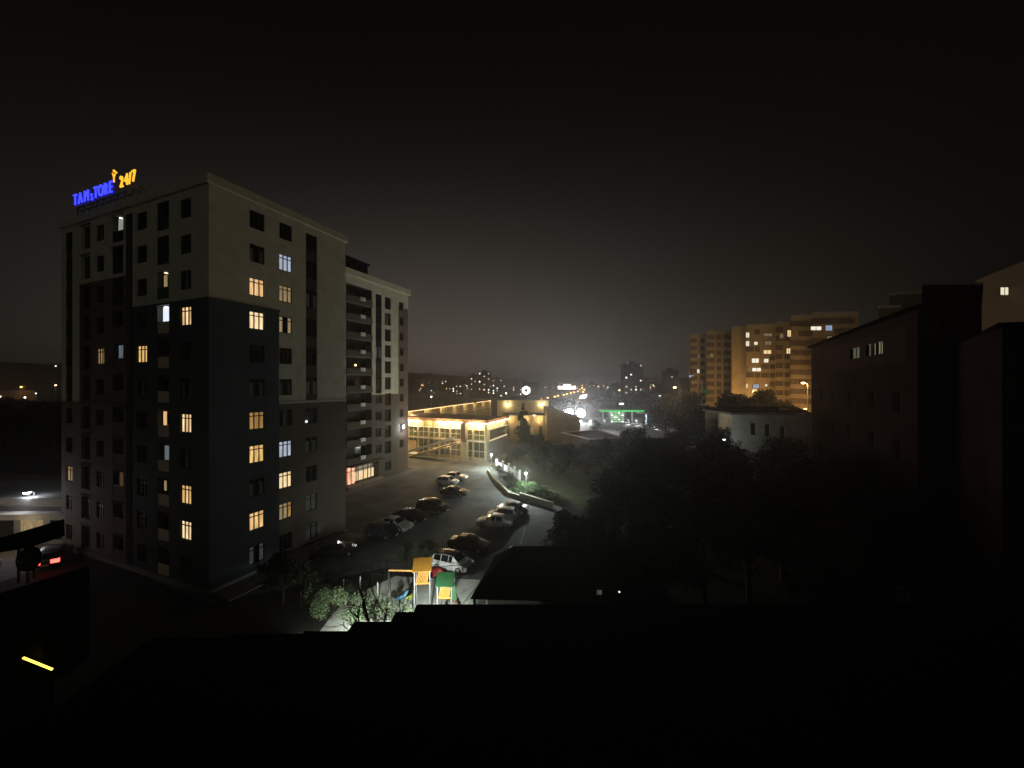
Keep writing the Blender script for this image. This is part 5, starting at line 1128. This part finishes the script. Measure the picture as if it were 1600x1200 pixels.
def far_building(px0, px1, ytop, Y, label, frac, seed, group=None, rows=None):
    rnd = random.Random(seed); x0, x1 = XZ(px0, Y), XZ(px1, Y); zt = ZH(ytop, Y); t = thing('distant_building', label, 'building', ((x0 + x1) / 2, Y, 0), 0, group); w = (x1 - x0) / 2
    m = MB(); m.box(-w, w, 0, 14, 0, zt, farw); m.box(-w * .3, w * .3, 3, 9, zt, zt + 2.5, farw); m.build('wall', t)
    nc = max(2, int((x1 - x0) / 4.2)); nr = max(2, int((zt - 1) / 3.3)); key = 'fwin'
    for r in range(nr):
        z = zt - 2.2 - r * 3.3
        if z < 1: break
        for c in range(nc):
            if rnd.random() > frac + .12: continue
            mt = fl[rnd.choice((0, 1, 2, 3, 3))] if rnd.random() < frac / (frac + .12) else pdark
            k2 = 'f' + mt.name
            if k2 not in wml: mm = MB(); mm.box(-.65, .65, -.12, -.003, -.7, .7, mt); wml[k2] = mm.mesh('window')
            link('window', wml[k2], t, (-w + (c + .5) * 2 * w / nc, 0, z))
far_building(700, 722, 601, 520, 'low wide far block with a band of small lights above the colonnade', .45, 1)
far_building(734, 745, 585, 480, 'narrow far block left of the twin-topped tower', .40, 2)
far_building(746, 767, 581, 470, 'tall far tower crowned with a row of lights, left of the hexagonal sign', .42, 3)
far_building(768, 786, 592, 500, 'mid-height far block touching the crowned tower', .22, 4)
far_building(800, 816, 596, 560, 'low far block with scattered lights near the hexagonal sign', .2, 5)
far_building(975, 1005, 568, 420, 'solitary far tower block with scattered lit windows above the petrol station', .22, 6)
far_building(1040, 1060, 578, 480, 'dark far block beside the panel block', .03, 7)
far_building(992, 1012, 592, 520, 'low far block at the foot of the solitary tower', .15, 8)
rr = random.Random(5); lo = [(645, 662, 590), (664, 680, 588), (684, 699, 592), (716, 733, 594), (788, 800, 595), (818, 838, 597), (840, 858, 596), (860, 880, 598), (915, 935, 597), (938, 958, 599), (958, 974, 597), (1014, 1036, 598)]
for i, (a_, b_, y_) in enumerate(lo):
    far_building(a_, b_, y_ + 2, 620 + 23 * (i % 5), 'low faraway building with few lights on the dark skyline', .08, 20 + i, 'low faraway buildings on the skyline')
rl = random.Random(31)
for i in range(34):
    Y = rl.uniform(260, 560); px = rl.uniform(645, 1070) if i % 3 else rl.uniform(840, 960); p = P(px, rl.uniform(601.5, 609), Y); c = rl.choice((OR, OR, (1, .75, .45), (.9, .93, 1)))
    street_lamp((p.x, Y), max(5, p.z), 0, c, 'faint street lamp among the dark far city', (0, 0), rl.choice((4, 9)), 'faint lamps across the far city', size=.30 * Y / 250)
# left far: orange lit yard and lamps on hillside
for px, py, Y, c, lab, pw_ in ((33, 605, 210, OR, 'orange lamp over a lit yard at the far left', 1700), (87, 602.5, 205, (1, .6, .3), 'orange lamp beside the left edge of the tall block', 700), (0, 620, 190, (1, .85, .6), 'warm lamp at the left end of the far lit yard', 500), (39, 621.5, 190, (.8, .9, 1), 'cold white lamp below the orange yard lamp', 400), (56, 615, 195, (.8, .8, .75), 'weak white lamp right of the far lit yard', 150), (87, 572, 420, (.8, .9, .85), 'tiny pale lamp on the hill crest by the tall block', 100)):
    p = P(px, py, Y); street_lamp((p.x, Y), max(3, p.z), pw_, c, lab, (0, 0), 20 if pw_ > 200 else 6, size=.36 * Y / 200)
yd = thing('yard_shed', 'long low shed lit orange in the far left yard', 'shed', (XZ(16, 215), 215, 0)); m = MB(); m.box(-9, 6, 0, 6, 0, 13.5, mat('shed_render', (.3, .24, .18), .9, .2, .2)); m.build('wall', yd); m = MB(); m.box(-9.3, 6.3, -.4, 6.3, 13.5, 13.9, concrete); m.build('roof', yd)
T7 = tree_meshes(12, 12, 6, leafd, 3000, .3)
for i in range(26):
    px = rt.uniform(-20, 95); Y = rt.uniform(95, 180); place_tree(T7, (XZ(px, Y), Y, 0), rt.uniform(.7, 1.05), rt.uniform(0, 6), 'dark tree of the unlit slope at the far left', group='dark trees on the far left slope')
for i in range(20):
    px = rt.uniform(930, 1075); Y = rt.uniform(200, 330); place_tree(T7, (XZ(px, Y), Y, 0), rt.uniform(.7, 1.0), rt.uniform(0, 6), 'dark tree in the belt behind the petrol station', group='dark trees behind the petrol station')
for i, px in enumerate((866, 872, 878, 884, 890, 897)):
    place_tree(T7, (XZ(px, 165 - i), 165 - i, 0), .95, i, 'dark tree in the clump right behind the floodlights', group='dark clump behind the floodlights')
# small lights deep in the grove
gl = thing('yard_window', 'small lit window of a hut glimpsed through the dark grove', 'window', tuple(P(944, 925, 19)))
m = MB(); m.box(-.45, .15, 0, .1, -.2, .2, frame); m.box(-.36, -.12, -.02, -.001, -.12, .1, glow('hut_glow', (.9, .95, .85), .05, .8)); m.build('frame', gl)
m = MB(); m.lathe([(0, -.05), (.06, 0), (0, .06)], glow('hut_bulb', (1, .95, .75), 1.2), 8); m.build('bulb', gl, (.75, 0, .0))
